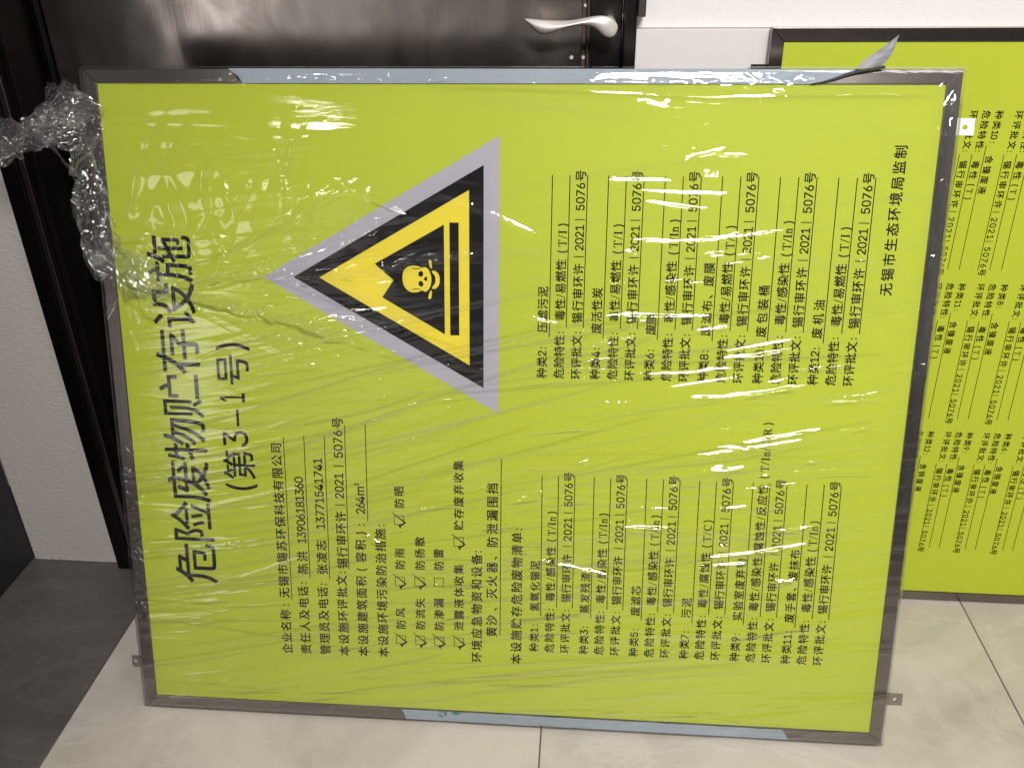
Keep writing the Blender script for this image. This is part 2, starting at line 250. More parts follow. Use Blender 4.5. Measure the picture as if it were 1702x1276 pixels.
# ---------------------------------------------------------------- lettering
# outlines of the plain sans figures (polylines, em units), advance first
GLY = {
'0':[0.453,[[0.227,-0.007,0.199,-0.005,0.174,0.001,0.151,0.011,0.13,0.024,0.111,0.041,0.095,0.062,0.08,0.086,0.069,0.113,0.06,0.144,0.053,0.178,0.049,0.214,0.048,0.254,0.049,0.294,0.053,0.33,0.06,0.364,0.069,0.395,0.081,0.422,0.095,0.447,0.112,0.467,0.13,0.484,0.151,0.498,0.174,0.508,0.2,0.514,0.227,0.516,0.254,0.514,0.279,0.508,0.302,0.498,0.323,0.484,0.342,0.467,0.358,0.447,0.372,0.422,0.384,0.395,0.393,0.364,0.4,0.33,0.404,0.294,0.405,0.254,0.404,0.214,0.4,0.178,0.393,0.144,0.384,0.113,0.373,0.086,0.359,0.062,0.342,0.041,0.323,0.024,0.302,0.011,0.279,0.001,0.254,-0.005],[0.227,0.05,0.245,0.051,0.261,0.056,0.276,0.063,0.29,0.074,0.303,0.087,0.313,0.103,0.323,0.122,0.33,0.144,0.336,0.168,0.34,0.194,0.343,0.223,0.344,0.254,0.343,0.285,0.34,0.314,0.336,0.341,0.33,0.365,0.323,0.387,0.313,0.405,0.303,0.422,0.29,0.435,0.276,0.446,0.261,0.453,0.245,0.458,0.227,0.46,0.209,0.458,0.192,0.453,0.177,0.446,0.163,0.435,0.151,0.422,0.14,0.405,0.131,0.387,0.123,0.365,0.117,0.341,0.113,0.314,0.11,0.285,0.109,0.254,0.11,0.223,0.113,0.194,0.117,0.168,0.123,0.144,0.131,0.122,0.14,0.103,0.151,0.087,0.163,0.074,0.177,0.063,0.192,0.056,0.209,0.051]]],
'1':[0.453,[[0.076,0.0,0.076,0.055,0.391,0.055,0.391,0.0],[0.276,0.509,0.276,0.0,0.212,0.0,0.212,0.448,0.086,0.358,0.086,0.427,0.198,0.509]]],
'2':[0.453,[[0.064,0.0,0.064,0.047,0.234,0.229,0.282,0.282,0.291,0.294,0.299,0.305,0.305,0.316,0.311,0.327,0.315,0.337,0.318,0.348,0.32,0.36,0.32,0.371,0.319,0.385,0.317,0.397,0.313,0.408,0.308,0.419,0.301,0.428,0.293,0.436,0.283,0.443,0.273,0.449,0.262,0.454,0.25,0.457,0.237,0.459,0.224,0.46,0.209,0.459,0.196,0.457,0.184,0.453,0.172,0.447,0.162,0.441,0.153,0.433,0.145,0.424,0.139,0.413,0.134,0.402,0.13,0.39,0.128,0.376,0.127,0.362,0.066,0.362,0.067,0.384,0.071,0.405,0.077,0.424,0.086,0.442,0.098,0.459,0.111,0.473,0.126,0.486,0.143,0.496,0.162,0.505,0.182,0.511,0.203,0.514,0.225,0.516,0.247,0.514,0.268,0.511,0.288,0.505,0.306,0.497,0.323,0.486,0.337,0.474,0.35,0.461,0.361,0.445,0.37,0.428,0.376,0.411,0.38,0.392,0.381,0.372,0.38,0.358,0.378,0.345,0.375,0.331,0.371,0.318,0.365,0.304,0.357,0.29,0.347,0.275,0.336,0.259,0.267,0.18,0.153,0.06,0.389,0.057,0.389,0.0]]],
'3':[0.453,[[0.218,-0.007,0.195,-0.006,0.173,-0.003,0.152,0.002,0.133,0.01,0.114,0.019,0.098,0.03,0.083,0.043,0.07,0.057,0.06,0.074,0.052,0.091,0.046,0.111,0.044,0.132,0.109,0.132,0.111,0.119,0.115,0.107,0.12,0.097,0.126,0.087,0.134,0.078,0.144,0.071,0.154,0.064,0.165,0.059,0.178,0.055,0.191,0.052,0.204,0.05,0.219,0.05,0.234,0.051,0.248,0.053,0.262,0.056,0.275,0.061,0.287,0.067,0.297,0.074,0.307,0.083,0.315,0.093,0.321,0.104,0.325,0.116,0.328,0.13,0.329,0.145,0.328,0.158,0.326,0.172,0.322,0.184,0.316,0.196,0.308,0.207,0.299,0.217,0.288,0.226,0.275,0.234,0.26,0.24,0.242,0.244,0.223,0.247,0.201,0.248,0.157,0.248,0.157,0.299,0.288,0.448,0.288,0.452,0.07,0.452,0.07,0.509,0.372,0.509,0.372,0.461,0.211,0.278,0.211,0.289,0.239,0.29,0.264,0.288,0.287,0.284,0.308,0.276,0.327,0.265,0.344,0.253,0.359,0.239,0.371,0.222,0.381,0.205,0.387,0.186,0.392,0.166,0.393,0.145,0.392,0.123,0.387,0.103,0.38,0.084,0.37,0.066,0.358,0.05,0.344,0.036,0.327,0.023,0.309,0.012,0.288,0.004,0.266,-0.002,0.243,-0.006]]],
'4':[0.453,[[0.04,0.105,0.04,0.158,0.247,0.509,0.311,0.509,0.109,0.166,0.413,0.163,0.413,0.105],[0.282,0.0,0.282,0.121,0.282,0.146,0.282,0.318,0.343,0.318,0.343,0.0]]],
'5':[0.453,[[0.221,-0.007,0.199,-0.006,0.178,-0.002,0.159,0.003,0.14,0.011,0.123,0.021,0.108,0.032,0.094,0.045,0.083,0.06,0.073,0.076,0.066,0.093,0.062,0.111,0.06,0.13,0.122,0.13,0.124,0.119,0.127,0.108,0.132,0.098,0.138,0.089,0.145,0.08,0.154,0.073,0.163,0.066,0.173,0.06,0.184,0.056,0.196,0.052,0.208,0.05,0.221,0.05,0.236,0.051,0.25,0.053,0.264,0.058,0.276,0.064,0.288,0.072,0.298,0.082,0.307,0.092,0.314,0.104,0.32,0.117,0.324,0.131,0.327,0.146,0.328,0.162,0.327,0.178,0.324,0.193,0.32,0.208,0.314,0.221,0.306,0.233,0.297,0.244,0.286,0.254,0.275,0.262,0.262,0.269,0.248,0.273,0.233,0.276,0.218,0.277,0.205,0.276,0.192,0.275,0.18,0.272,0.167,0.268,0.156,0.264,0.145,0.258,0.136,0.252,0.128,0.246,0.067,0.253,0.096,0.509,0.366,0.509,0.366,0.452,0.151,0.452,0.134,0.301,0.145,0.308,0.155,0.315,0.166,0.32,0.178,0.325,0.19,0.329,0.203,0.331,0.216,0.333,0.229,0.334,0.247,0.333,0.263,0.33,0.279,0.326,0.294,0.321,0.308,0.314,0.321,0.306,0.334,0.296,0.345,0.285,0.355,0.273,0.364,0.26,0.372,0.246,0.379,0.231,0.384,0.215,0.388,0.199,0.39,0.181,0.391,0.163,0.39,0.139,0.385,0.117,0.379,0.095,0.369,0.076,0.357,0.057,0.343,0.041,0.327,0.027,0.309,0.015,0.289,0.006,0.268,-0.001,0.245,-0.005]]],
'6':[0.453,[[0.226,-0.007,0.203,-0.005,0.182,-0.001,0.161,0.005,0.142,0.015,0.125,0.026,0.109,0.04,0.096,0.056,0.084,0.074,0.075,0.094,0.069,0.115,0.065,0.138,0.064,0.162,0.065,0.18,0.068,0.199,0.073,0.219,0.08,0.239,0.089,0.261,0.102,0.285,0.118,0.311,0.137,0.34,0.252,0.509,0.322,0.509,0.151,0.261,0.145,0.261,0.149,0.268,0.154,0.275,0.159,0.281,0.165,0.288,0.172,0.293,0.179,0.299,0.187,0.303,0.196,0.307,0.205,0.31,0.214,0.312,0.224,0.314,0.235,0.314,0.257,0.313,0.278,0.309,0.298,0.303,0.316,0.295,0.332,0.284,0.346,0.271,0.359,0.257,0.37,0.24,0.378,0.221,0.384,0.201,0.388,0.18,0.389,0.157,0.388,0.134,0.384,0.112,0.377,0.092,0.368,0.073,0.356,0.055,0.343,0.039,0.327,0.026,0.31,0.014,0.291,0.005,0.271,-0.002,0.249,-0.006],[0.226,0.048,0.241,0.049,0.254,0.052,0.267,0.056,0.279,0.063,0.289,0.07,0.299,0.079,0.307,0.09,0.314,0.101,0.32,0.114,0.324,0.128,0.327,0.142,0.327,0.157,0.327,0.173,0.324,0.187,0.32,0.201,0.314,0.213,0.307,0.225,0.299,0.235,0.289,0.244,0.279,0.251,0.267,0.258,0.254,0.262,0.241,0.264,0.226,0.265,0.212,0.264,0.198,0.262,0.186,0.258,0.174,0.252,0.163,0.244,0.153,0.235,0.145,0.225,0.138,0.214,0.132,0.201,0.128,0.188,0.126,0.174,0.125,0.158,0.126,0.143,0.128,0.128,0.132,0.114,0.138,0.102,0.145,0.09,0.153,0.079,0.163,0.07,0.174,0.063,0.186,0.056,0.198,0.052,0.212,0.049]]],
'7':[0.453,[[0.097,0.0,0.323,0.448,0.323,0.452,0.062,0.452,0.062,0.509,0.391,0.509,0.391,0.449,0.165,0.0]]],
'8':[0.453,[[0.226,-0.007,0.201,-0.006,0.178,-0.002,0.156,0.003,0.136,0.011,0.117,0.021,0.101,0.033,0.086,0.047,0.074,0.062,0.064,0.078,0.057,0.096,0.053,0.115,0.052,0.135,0.053,0.151,0.055,0.166,0.059,0.181,0.065,0.195,0.072,0.208,0.081,0.22,0.09,0.231,0.101,0.241,0.113,0.249,0.125,0.256,0.139,0.261,0.153,0.265,0.135,0.273,0.119,0.282,0.105,0.293,0.093,0.308,0.083,0.324,0.076,0.342,0.072,0.36,0.07,0.38,0.072,0.399,0.075,0.417,0.082,0.434,0.09,0.45,0.101,0.464,0.114,0.477,0.129,0.488,0.146,0.498,0.164,0.506,0.184,0.511,0.204,0.514,0.226,0.516,0.248,0.514,0.269,0.511,0.288,0.506,0.306,0.498,0.323,0.488,0.337,0.477,0.35,0.464,0.361,0.45,0.37,0.434,0.377,0.417,0.38,0.399,0.382,0.38,0.38,0.361,0.376,0.342,0.369,0.324,0.359,0.308,0.347,0.293,0.333,0.282,0.318,0.273,0.3,0.267,0.314,0.261,0.327,0.256,0.339,0.249,0.351,0.241,0.362,0.231,0.372,0.22,0.38,0.208,0.387,0.195,0.393,0.181,0.397,0.166,0.4,0.151,0.401,0.135,0.399,0.115,0.395,0.096,0.388,0.078,0.378,0.062,0.366,0.047,0.352,0.033,0.335,0.021,0.317,0.011,0.296,0.003,0.275,-0.002,0.251,-0.006],[0.226,0.049,0.243,0.05,0.258,0.052,0.272,0.055,0.285,0.06,0.296,0.066,0.307,0.074,0.315,0.082,0.323,0.091,0.329,0.102,0.333,0.113,0.336,0.126,0.337,0.139,0.336,0.152,0.333,0.165,0.329,0.177,0.322,0.189,0.314,0.199,0.305,0.208,0.295,0.216,0.283,0.223,0.27,0.228,0.256,0.232,0.242,0.234,0.226,0.235,0.211,0.234,0.196,0.232,0.182,0.228,0.169,0.223,0.157,0.216,0.147,0.208,0.138,0.199,0.13,0.189,0.123,0.177,0.119,0.165,0.116,0.152,0.115,0.139,0.116,0.126,0.119,0.113,0.123,0.102,0.129,0.091,0.136,0.082,0.145,0.074,0.156,0.066,0.167,0.06,0.18,0.055,0.195,0.052,0.21,0.05],[0.226,0.29,0.239,0.29,0.252,0.292,0.263,0.296,0.274,0.3,0.284,0.306,0.293,0.313,0.3,0.321,0.307,0.33,0.312,0.341,0.316,0.351,0.318,0.363,0.319,0.376,0.318,0.388,0.316,0.399,0.313,0.41,0.308,0.42,0.301,0.429,0.294,0.437,0.285,0.444,0.275,0.449,0.264,0.454,0.252,0.457,0.24,0.459,0.226,0.46,0.213,0.459,0.2,0.457,0.188,0.454,0.177,0.449,0.167,0.444,0.159,0.437,0.151,0.429,0.145,0.42,0.139,0.41,0.136,0.399,0.134,0.388,0.133,0.376,0.134,0.363,0.136,0.351,0.139,0.341,0.145,0.33,0.151,0.321,0.159,0.313,0.168,0.306,0.178,0.3,0.189,0.296,0.201,0.292,0.213,0.29]]],
'9':[0.453,[[0.226,0.516,0.249,0.514,0.271,0.51,0.291,0.503,0.31,0.494,0.328,0.482,0.343,0.468,0.356,0.452,0.368,0.434,0.377,0.414,0.384,0.393,0.388,0.371,0.389,0.347,0.388,0.328,0.385,0.309,0.38,0.29,0.373,0.27,0.363,0.248,0.35,0.224,0.334,0.197,0.315,0.168,0.2,0.0,0.13,0.0,0.301,0.248,0.307,0.248,0.303,0.24,0.299,0.234,0.294,0.227,0.287,0.221,0.281,0.215,0.273,0.21,0.265,0.206,0.257,0.202,0.248,0.199,0.238,0.196,0.228,0.195,0.218,0.195,0.195,0.196,0.175,0.199,0.155,0.206,0.137,0.214,0.121,0.225,0.106,0.237,0.094,0.252,0.083,0.269,0.074,0.287,0.068,0.307,0.065,0.329,0.064,0.352,0.065,0.375,0.069,0.397,0.075,0.417,0.085,0.436,0.096,0.454,0.11,0.469,0.125,0.483,0.143,0.494,0.162,0.504,0.182,0.51,0.203,0.514],[0.226,0.46,0.212,0.459,0.199,0.457,0.186,0.452,0.174,0.446,0.163,0.438,0.154,0.429,0.145,0.419,0.138,0.407,0.133,0.395,0.129,0.381,0.126,0.367,0.125,0.352,0.126,0.336,0.129,0.322,0.133,0.308,0.138,0.295,0.145,0.284,0.154,0.274,0.163,0.265,0.174,0.257,0.186,0.251,0.199,0.247,0.212,0.244,0.226,0.243,0.24,0.244,0.254,0.247,0.267,0.251,0.279,0.257,0.289,0.265,0.299,0.273,0.307,0.284,0.314,0.295,0.32,0.308,0.324,0.321,0.327,0.335,0.327,0.35,0.327,0.366,0.324,0.381,0.32,0.394,0.314,0.407,0.307,0.419,0.299,0.429,0.29,0.438,0.279,0.446,0.267,0.452,0.254,0.457,0.241,0.459]]],
'(':[0.273,[[0.089,0.207,0.09,0.235,0.092,0.264,0.096,0.293,0.101,0.324,0.107,0.354,0.114,0.384,0.122,0.413,0.132,0.441,0.142,0.468,0.153,0.494,0.164,0.517,0.177,0.539,0.236,0.539,0.223,0.512,0.212,0.485,0.201,0.457,0.191,0.428,0.182,0.399,0.174,0.37,0.167,0.342,0.161,0.313,0.157,0.285,0.154,0.258,0.152,0.232,0.151,0.207,0.152,0.184,0.154,0.161,0.156,0.138,0.16,0.115,0.165,0.091,0.172,0.067,0.179,0.042,0.188,0.016,0.198,-0.01,0.209,-0.038,0.222,-0.066,0.236,-0.096,0.177,-0.096,0.156,-0.059,0.139,-0.021,0.124,0.016,0.111,0.055,0.102,0.093,0.095,0.131,0.09,0.169]]],
')':[0.273,[[0.037,-0.096,0.052,-0.066,0.064,-0.037,0.076,-0.009,0.086,0.018,0.095,0.044,0.102,0.069,0.108,0.093,0.113,0.116,0.117,0.139,0.12,0.162,0.121,0.184,0.122,0.207,0.121,0.232,0.119,0.258,0.116,0.285,0.112,0.313,0.106,0.342,0.099,0.37,0.091,0.399,0.082,0.428,0.073,0.457,0.062,0.485,0.05,0.512,0.037,0.539,0.097,0.539,0.109,0.517,0.121,0.494,0.131,0.468,0.142,0.441,0.151,0.413,0.159,0.384,0.167,0.354,0.173,0.323,0.178,0.293,0.181,0.264,0.183,0.235,0.184,0.207,0.183,0.168,0.178,0.13,0.171,0.092,0.161,0.053,0.149,0.015,0.134,-0.022,0.117,-0.059,0.097,-0.096]]],
'-':[0.453,[[0.337,0.244,0.337,0.188,0.114,0.188,0.114,0.244]]],
'{':[0.273,[[0.03,0.219,0.03,0.252,0.049,0.253,0.065,0.257,0.078,0.262,0.088,0.27,0.095,0.28,0.1,0.293,0.103,0.308,0.104,0.327,0.104,0.406,0.105,0.422,0.106,0.438,0.108,0.452,0.111,0.466,0.115,0.478,0.12,0.489,0.126,0.498,0.133,0.507,0.142,0.515,0.151,0.521,0.162,0.527,0.174,0.531,0.188,0.535,0.203,0.537,0.219,0.539,0.236,0.539,0.236,0.488,0.216,0.487,0.2,0.483,0.187,0.477,0.177,0.468,0.17,0.457,0.165,0.442,0.162,0.425,0.161,0.405,0.161,0.307,0.156,0.271,0.152,0.264,0.148,0.256,0.143,0.25,0.136,0.244,0.128,0.238,0.119,0.233,0.109,0.229,0.096,0.226,0.083,0.223,0.067,0.221,0.049,0.22],[0.236,-0.096,0.219,-0.095,0.203,-0.094,0.188,-0.092,0.174,-0.088,0.162,-0.084,0.151,-0.078,0.142,-0.072,0.133,-0.064,0.126,-0.055,0.12,-0.046,0.115,-0.035,0.111,-0.023,0.108,-0.009,0.106,0.005,0.105,0.021,0.104,0.038,0.104,0.116,0.103,0.135,0.1,0.151,0.095,0.164,0.088,0.174,0.078,0.181,0.065,0.187,0.049,0.19,0.03,0.191,0.03,0.224,0.049,0.224,0.067,0.223,0.083,0.221,0.096,0.218,0.109,0.214,0.119,0.21,0.128,0.205,0.136,0.199,0.143,0.193,0.148,0.186,0.152,0.179,0.156,0.171,0.161,0.136,0.161,0.039,0.162,0.018,0.165,0.001,0.17,-0.013,0.177,-0.025,0.187,-0.034,0.2,-0.04,0.216,-0.044,0.236,-0.045],[0.03,0.191,0.03,0.253,0.09,0.253,0.09,0.191]]],
'}':[0.273,[[0.243,0.219,0.224,0.22,0.206,0.221,0.191,0.223,0.177,0.226,0.165,0.229,0.154,0.233,0.145,0.238,0.137,0.244,0.13,0.25,0.125,0.256,0.121,0.264,0.118,0.271,0.112,0.307,0.112,0.405,0.111,0.425,0.108,0.442,0.103,0.456,0.096,0.468,0.087,0.477,0.074,0.483,0.057,0.487,0.037,0.488,0.037,0.539,0.054,0.539,0.071,0.537,0.085,0.535,0.099,0.531,0.111,0.527,0.122,0.521,0.131,0.515,0.139,0.507,0.147,0.498,0.153,0.489,0.158,0.478,0.162,0.466,0.165,0.452,0.167,0.438,0.168,0.422,0.169,0.406,0.169,0.327,0.17,0.308,0.173,0.293,0.178,0.28,0.185,0.27,0.195,0.262,0.208,0.257,0.224,0.253,0.243,0.252],[0.037,-0.096,0.037,-0.045,0.057,-0.044,0.074,-0.04,0.087,-0.034,0.096,-0.025,0.103,-0.013,0.108,0.001,0.111,0.018,0.112,0.039,0.112,0.136,0.118,0.171,0.121,0.179,0.125,0.186,0.13,0.193,0.137,0.199,0.145,0.205,0.154,0.21,0.165,0.214,0.177,0.218,0.191,0.221,0.206,0.223,0.224,0.224,0.243,0.224,0.243,0.191,0.224,0.19,0.208,0.187,0.195,0.181,0.185,0.173,0.178,0.163,0.173,0.15,0.17,0.134,0.169,0.116,0.169,0.038,0.168,0.021,0.167,0.005,0.165,-0.009,0.162,-0.023,0.158,-0.035,0.153,-0.046,0.147,-0.055,0.139,-0.064,0.131,-0.072,0.122,-0.078,0.111,-0.084,0.099,-0.088,0.085,-0.092,0.071,-0.094,0.054,-0.095],[0.243,0.191,0.182,0.191,0.182,0.253,0.243,0.252]]],
'm':[0.61,[[0.053,0.0,0.053,0.379,0.112,0.379,0.112,0.295,0.108,0.295,0.112,0.31,0.118,0.323,0.125,0.335,0.132,0.346,0.141,0.355,0.151,0.363,0.161,0.37,0.172,0.376,0.183,0.38,0.195,0.384,0.207,0.386,0.219,0.386,0.239,0.385,0.257,0.38,0.273,0.372,0.287,0.361,0.299,0.347,0.309,0.331,0.316,0.314,0.321,0.295,0.312,0.295,0.317,0.308,0.322,0.321,0.329,0.332,0.337,0.343,0.347,0.353,0.357,0.361,0.368,0.369,0.381,0.375,0.394,0.38,0.407,0.383,0.422,0.385,0.437,0.386,0.453,0.385,0.468,0.383,0.483,0.378,0.497,0.372,0.51,0.364,0.522,0.354,0.532,0.342,0.541,0.328,0.548,0.313,0.553,0.296,0.556,0.276,0.557,0.255,0.557,0.0,0.496,0.0,0.496,0.254,0.494,0.273,0.49,0.289,0.483,0.302,0.473,0.313,0.46,0.321,0.447,0.326,0.433,0.329,0.419,0.33,0.406,0.33,0.395,0.328,0.384,0.324,0.374,0.32,0.365,0.314,0.358,0.307,0.351,0.299,0.345,0.29,0.341,0.28,0.338,0.27,0.336,0.259,0.335,0.247,0.335,0.0,0.274,0.0,0.274,0.26,0.273,0.275,0.269,0.288,0.262,0.301,0.253,0.311,0.242,0.32,0.229,0.326,0.215,0.329,0.199,0.33,0.188,0.33,0.178,0.328,0.168,0.325,0.158,0.32,0.148,0.314,0.14,0.307,0.132,0.299,0.126,0.289,0.121,0.278,0.117,0.266,0.114,0.253,0.114,0.238,0.114,0.0]]],
'/':[0.249,[[0.235,0.533,0.071,-0.076,0.014,-0.076,0.178,0.533]]]}
def triangulate_loops(loops, off=0):
    c = bpy.data.curves.new('tmp_outline', 'CURVE'); c.dimensions = '2D'; c.fill_mode = 'BOTH'
    for L in loops:
        s = c.splines.new('POLY'); n = len(L) // 2; s.points.add(n - 1)
        for i in range(n): s.points[i].co = (L[2 * i], L[2 * i + 1], 0, 1)
        s.use_cyclic_u = True
    c.offset = off
    return mesh_of(c)
def mesh_of(c):
    o = bpy.data.objects.new('tmp_outline', c); COL.objects.link(o); bpy.context.view_layer.update()
    me = o.to_mesh(); me.calc_loop_triangles()
    V = [(v.co.x, v.co.y) for v in me.vertices]; F = [tuple(t.vertices) for t in me.loop_triangles]
    o.to_mesh_clear(); bpy.data.objects.remove(o); bpy.data.curves.remove(c)
    V = np.array(V, float).reshape(-1, 2)
    # keep only the front sheet and drop unused vertices
    return V, F
def rect(x0, y0, x1, y1): return [x0, y0, x1, y0, x1, y1, x0, y1]
K = 1.43   # size of the figures against the Chinese characters
SERIF = {
 'T': (.62, [[.03,.70,.59,.70,.60,.53,.57,.53,.54,.64,.50,.665,.355,.665,.355,.05,.38,.03,.44,.02,.44,0,.18,0,.18,.02,.24,.03,.265,.05,.265,.665,.12,.665,.08,.64,.05,.53,.02,.53]]),
 'I': (.34, [[.03,.70,.31,.70,.31,.68,.25,.67,.225,.65,.225,.05,.25,.03,.31,.02,.31,0,.03,0,.03,.02,.09,.03,.115,.05,.115,.65,.09,.67,.03,.68]]),
 'n': (.52, [[.02,.46,.17,.48,.18,.40,.25,.46,.32,.48,.38,.46,.42,.40,.43,.33,.43,.05,.45,.03,.50,.02,.50,0,.29,0,.29,.02,.34,.03,.35,.05,.35,.32,.33,.39,.28,.41,.22,.38,.18,.34,.18,.05,.20,.03,.24,.02,.24,0,.02,0,.02,.02,.08,.03,.10,.05,.10,.40,.08,.43,.02,.44]]),
 'C': (.66, [[.60,.50,.60,.68,.58,.68,.55,.66,.48,.69,.36,.71,.22,.67,.10,.55,.05,.36,.09,.16,.20,.04,.36,-.01,.50,.02,.61,.14,.59,.16,.49,.07,.38,.04,.25,.09,.17,.21,.155,.36,.18,.53,.26,.64,.37,.67,.48,.63,.57,.50]]),
 'R': (.68, [[.03,.70,.34,.70,.48,.67,.55,.59,.55,.50,.49,.41,.38,.365,.58,.06,.62,.03,.68,.02,.68,0,.50,0,.27,.345,.215,.345,.215,.05,.24,.03,.30,.02,.30,0,.03,0,.03,.02,.09,.03,.115,.05,.115,.65,.09,.67,.03,.68],[.215,.665,.215,.385,.33,.385,.41,.42,.44,.52,.41,.62,.33,.665]]),
 '/': (.34, [[.02,-.04,.06,-.04,.32,.74,.28,.74]]),
 ':': (.42, [rect(.10,.02,.20,.12), rect(.10,.40,.20,.50)]),
 '_': (.30, []),
 '{': (.34, [[.20,.80,.14,.72,.15,.60,.17,.50,.11,.38,.17,.26,.15,.16,.14,.04,.20,-.06,.23,-.06,.185,.05,.20,.16,.215,.27,.155,.38,.215,.49,.20,.60,.185,.71,.23,.80]]),
 '}': (.34, [[.14,.80,.20,.72,.19,.60,.17,.50,.23,.38,.17,.26,.19,.16,.20,.04,.14,-.06,.11,-.06,.155,.05,.14,.16,.125,.27,.185,.38,.125,.49,.14,.60,.155,.71,.11,.80]]),
}
GC = {}
def glyph(ch, off):
    key = (ch, off)
    if key in GC: return GC[key]
    if ch in SERIF:
        adv, L = SERIF[ch]; V, F = triangulate_loops(L) if L else (np.zeros((0, 2)), [])
    elif ch in GLY:
        adv, L = GLY[ch]; V, F = triangulate_loops(L); V = V * K; adv = adv * K
    elif ch == '²':
        V, F = triangulate_loops(GLY['2'][1]); V = V * K * .5 + np.array([-.02, .45]); adv = .3
    else:
        c = bpy.data.curves.new('tmp_text', 'FONT'); c.body = ch; c.resolution_u = 3
        V, F = mesh_of(c); adv = 1.0
    lo, hi = (V[:, 0].min(), V[:, 0].max()) if len(V) else (0, adv)
    if off and len(V):                       # heavier strokes: the outline laid down four times, a hair apart
        o_ = off * (1.0 if ord(ch) > 255 else .8)
        n = len(V); V = np.concatenate([V + np.array([a * o_, c_ * o_]) for a, c_ in ((-1, -1), (1, -1), (1, 1), (-1, 1))])
        F = [tuple(i + n * k for i in t) for k in range(4) for t in F]
    GC[key] = (adv, V, F, lo, hi); return GC[key]

class Printer:
    """prints on a sign's face; d = +1 reads up the sheet (sign standing on its right side), -1 reads down"""
    def __init__(s, d, y): s.d = d; s.y = y; s.V = []; s.F = []; s.n = 0
    def add(s, V, F, u0, v0, ex, ey=None):
        ey = ey or ex
        q_ = max(1, len(V) // 4)
        for k_, (x, y) in enumerate(V): s.V.append((u0 - s.d * (y - .38) * ey, s.y - .00001 * (k_ // q_), v0 + s.d * x * ex))
        for f in F: s.F.append(tuple(i + s.n for i in f))
        s.n += len(V)
    def text(s, t, u, v0, v1, em, off=.004, fit='track', u1=None):
        """ink runs from v0 to v1 along the reading direction; u is the centre line"""
        g = [glyph(c, off) for c in t]
        L = abs(v1 - v0); du = 0 if u1 is None else u1 - u
        if fit == 'track':
            nat = sum(k[0] for k in g[:-1]) * em - g[0][3] * em + g[-1][4] * em
            tr = (L - nat) / max(1, len(g) - 1); x = -g[0][3] * em; ex = em
        else:
            nat = sum(k[0] for k in g[:-1]) - g[0][3] + g[-1][4]; ex = L / nat; tr = 0; x = -g[0][3] * ex
        for k in g:
            q = (x + .5 * ex) / max(L, 1e-6)
            s.add(k[1], k[2], u + du * q, v0 + s.d * x, ex, em)
            x += k[0] * ex + tr
    def ink(s, ch, ua, ub, va, vb, off=.004):
        """one character stretched to the ink box ua..ub (top..bottom of the letter), va..vb"""
        k = glyph(ch, off); V = k[1]; lo = V.min(0); hi = V.max(0)
        W = (V - lo) / np.maximum(hi - lo, 1e-6)
        q_ = max(1, len(V) // 4)
        for k_, (x, y) in enumerate(W): s.V.append((ub + (ua - ub) * y, s.y - .00001 * (k_ // q_), va + (vb - va) * x))
        for f in k[2]: s.F.append(tuple(i + s.n for i in f))
        s.n += len(V)
    def rule(s, ua, va, ub, vb, w=.0013):
        a = Vector((ua, va)); b = Vector((ub, vb)); n = (b - a).normalized(); n = Vector((-n.y, n.x)) * w / 2
        for p in (a + n, b + n, b - n, a - n): s.V.append((p.x, s.y + .00002, p.y))
        s.F.append(tuple(s.n + i for i in range(4))); s.n += 4
    def poly(s, pts, dy=0):
        V, F = triangulate_loops([[c for p in pts for c in p]])
        for p in V: s.V.append((p[0], s.y + dy, p[1]))
        for f in F: s.F.append(tuple(i + s.n for i in f))
        s.n += len(V)
    def done(s, name, parent, mat, label=None):
        o = link(name, pyme(name, s.V, s.F), mat, parent, label=label); s.V = []; s.F = []; s.n = 0; return o

# ---------------------------------------------------------------- setting: floor tiles, walls
FZ = -.0053
floor_root = empty('floor', (0, 0, FZ), kind='structure')
bed = link('grout_bed', box_me('grout_bed', -2.5, 3.8, -3.4, .60, -.03, -.0016), M_GROUT, floor_root)
TX = [-2.463 + .7815 * i for i in range(9)]      # joint lines; one falls at x = -.1185, one at .663, one at 1.4445
TY = [-3.54 + .78 * i for i in range(6)]
tile_cache = {}
for i in range(8):
    for j in range(5):
        x0, x1 = TX[i] + .0011, TX[i + 1] - .0011; y0, y1 = TY[j] + .0011, TY[j + 1] - .0011
        dark = i <= 2
        me = tile_cache.get(dark)
        if me is None:
            w, h = (x1 - x0) / 2, (y1 - y0) / 2
            me = box_me('tile', -w, w, -h, h, -.012, 0, .0009, 1); tile_cache[dark] = me
        link('tile', me, M_TILE_D if dark else M_TILE, floor_root).location = ((x0 + x1) / 2, (y0 + y1) / 2, 0)

def sbox(name, x0, x1, y0, y1, z0, z1, mat, bev=.0, parent=None, **k):
    return link(name, box_me(name, x0, x1, y0, y1, z0, z1, bev), mat, parent, **k)
wall = empty('white_wall', kind='structure')
wall['kind'] = 'structure'
sbox('upper_wall', .7785, 3.6, .434, .60, 1.005, 2.9, M_WALL, .001, wall)
sbox('skirting_panel', .7785, 3.6, .420, .60, FZ, 1.0045, M_WALL2, .0015, wall)
pier = empty('wall_pier', kind='structure')
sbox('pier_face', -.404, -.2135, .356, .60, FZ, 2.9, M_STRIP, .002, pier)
sbox('over_door_wall', -.2135, .7785, .434, .60, 2.12, 2.9, M_WALL, .001, pier)
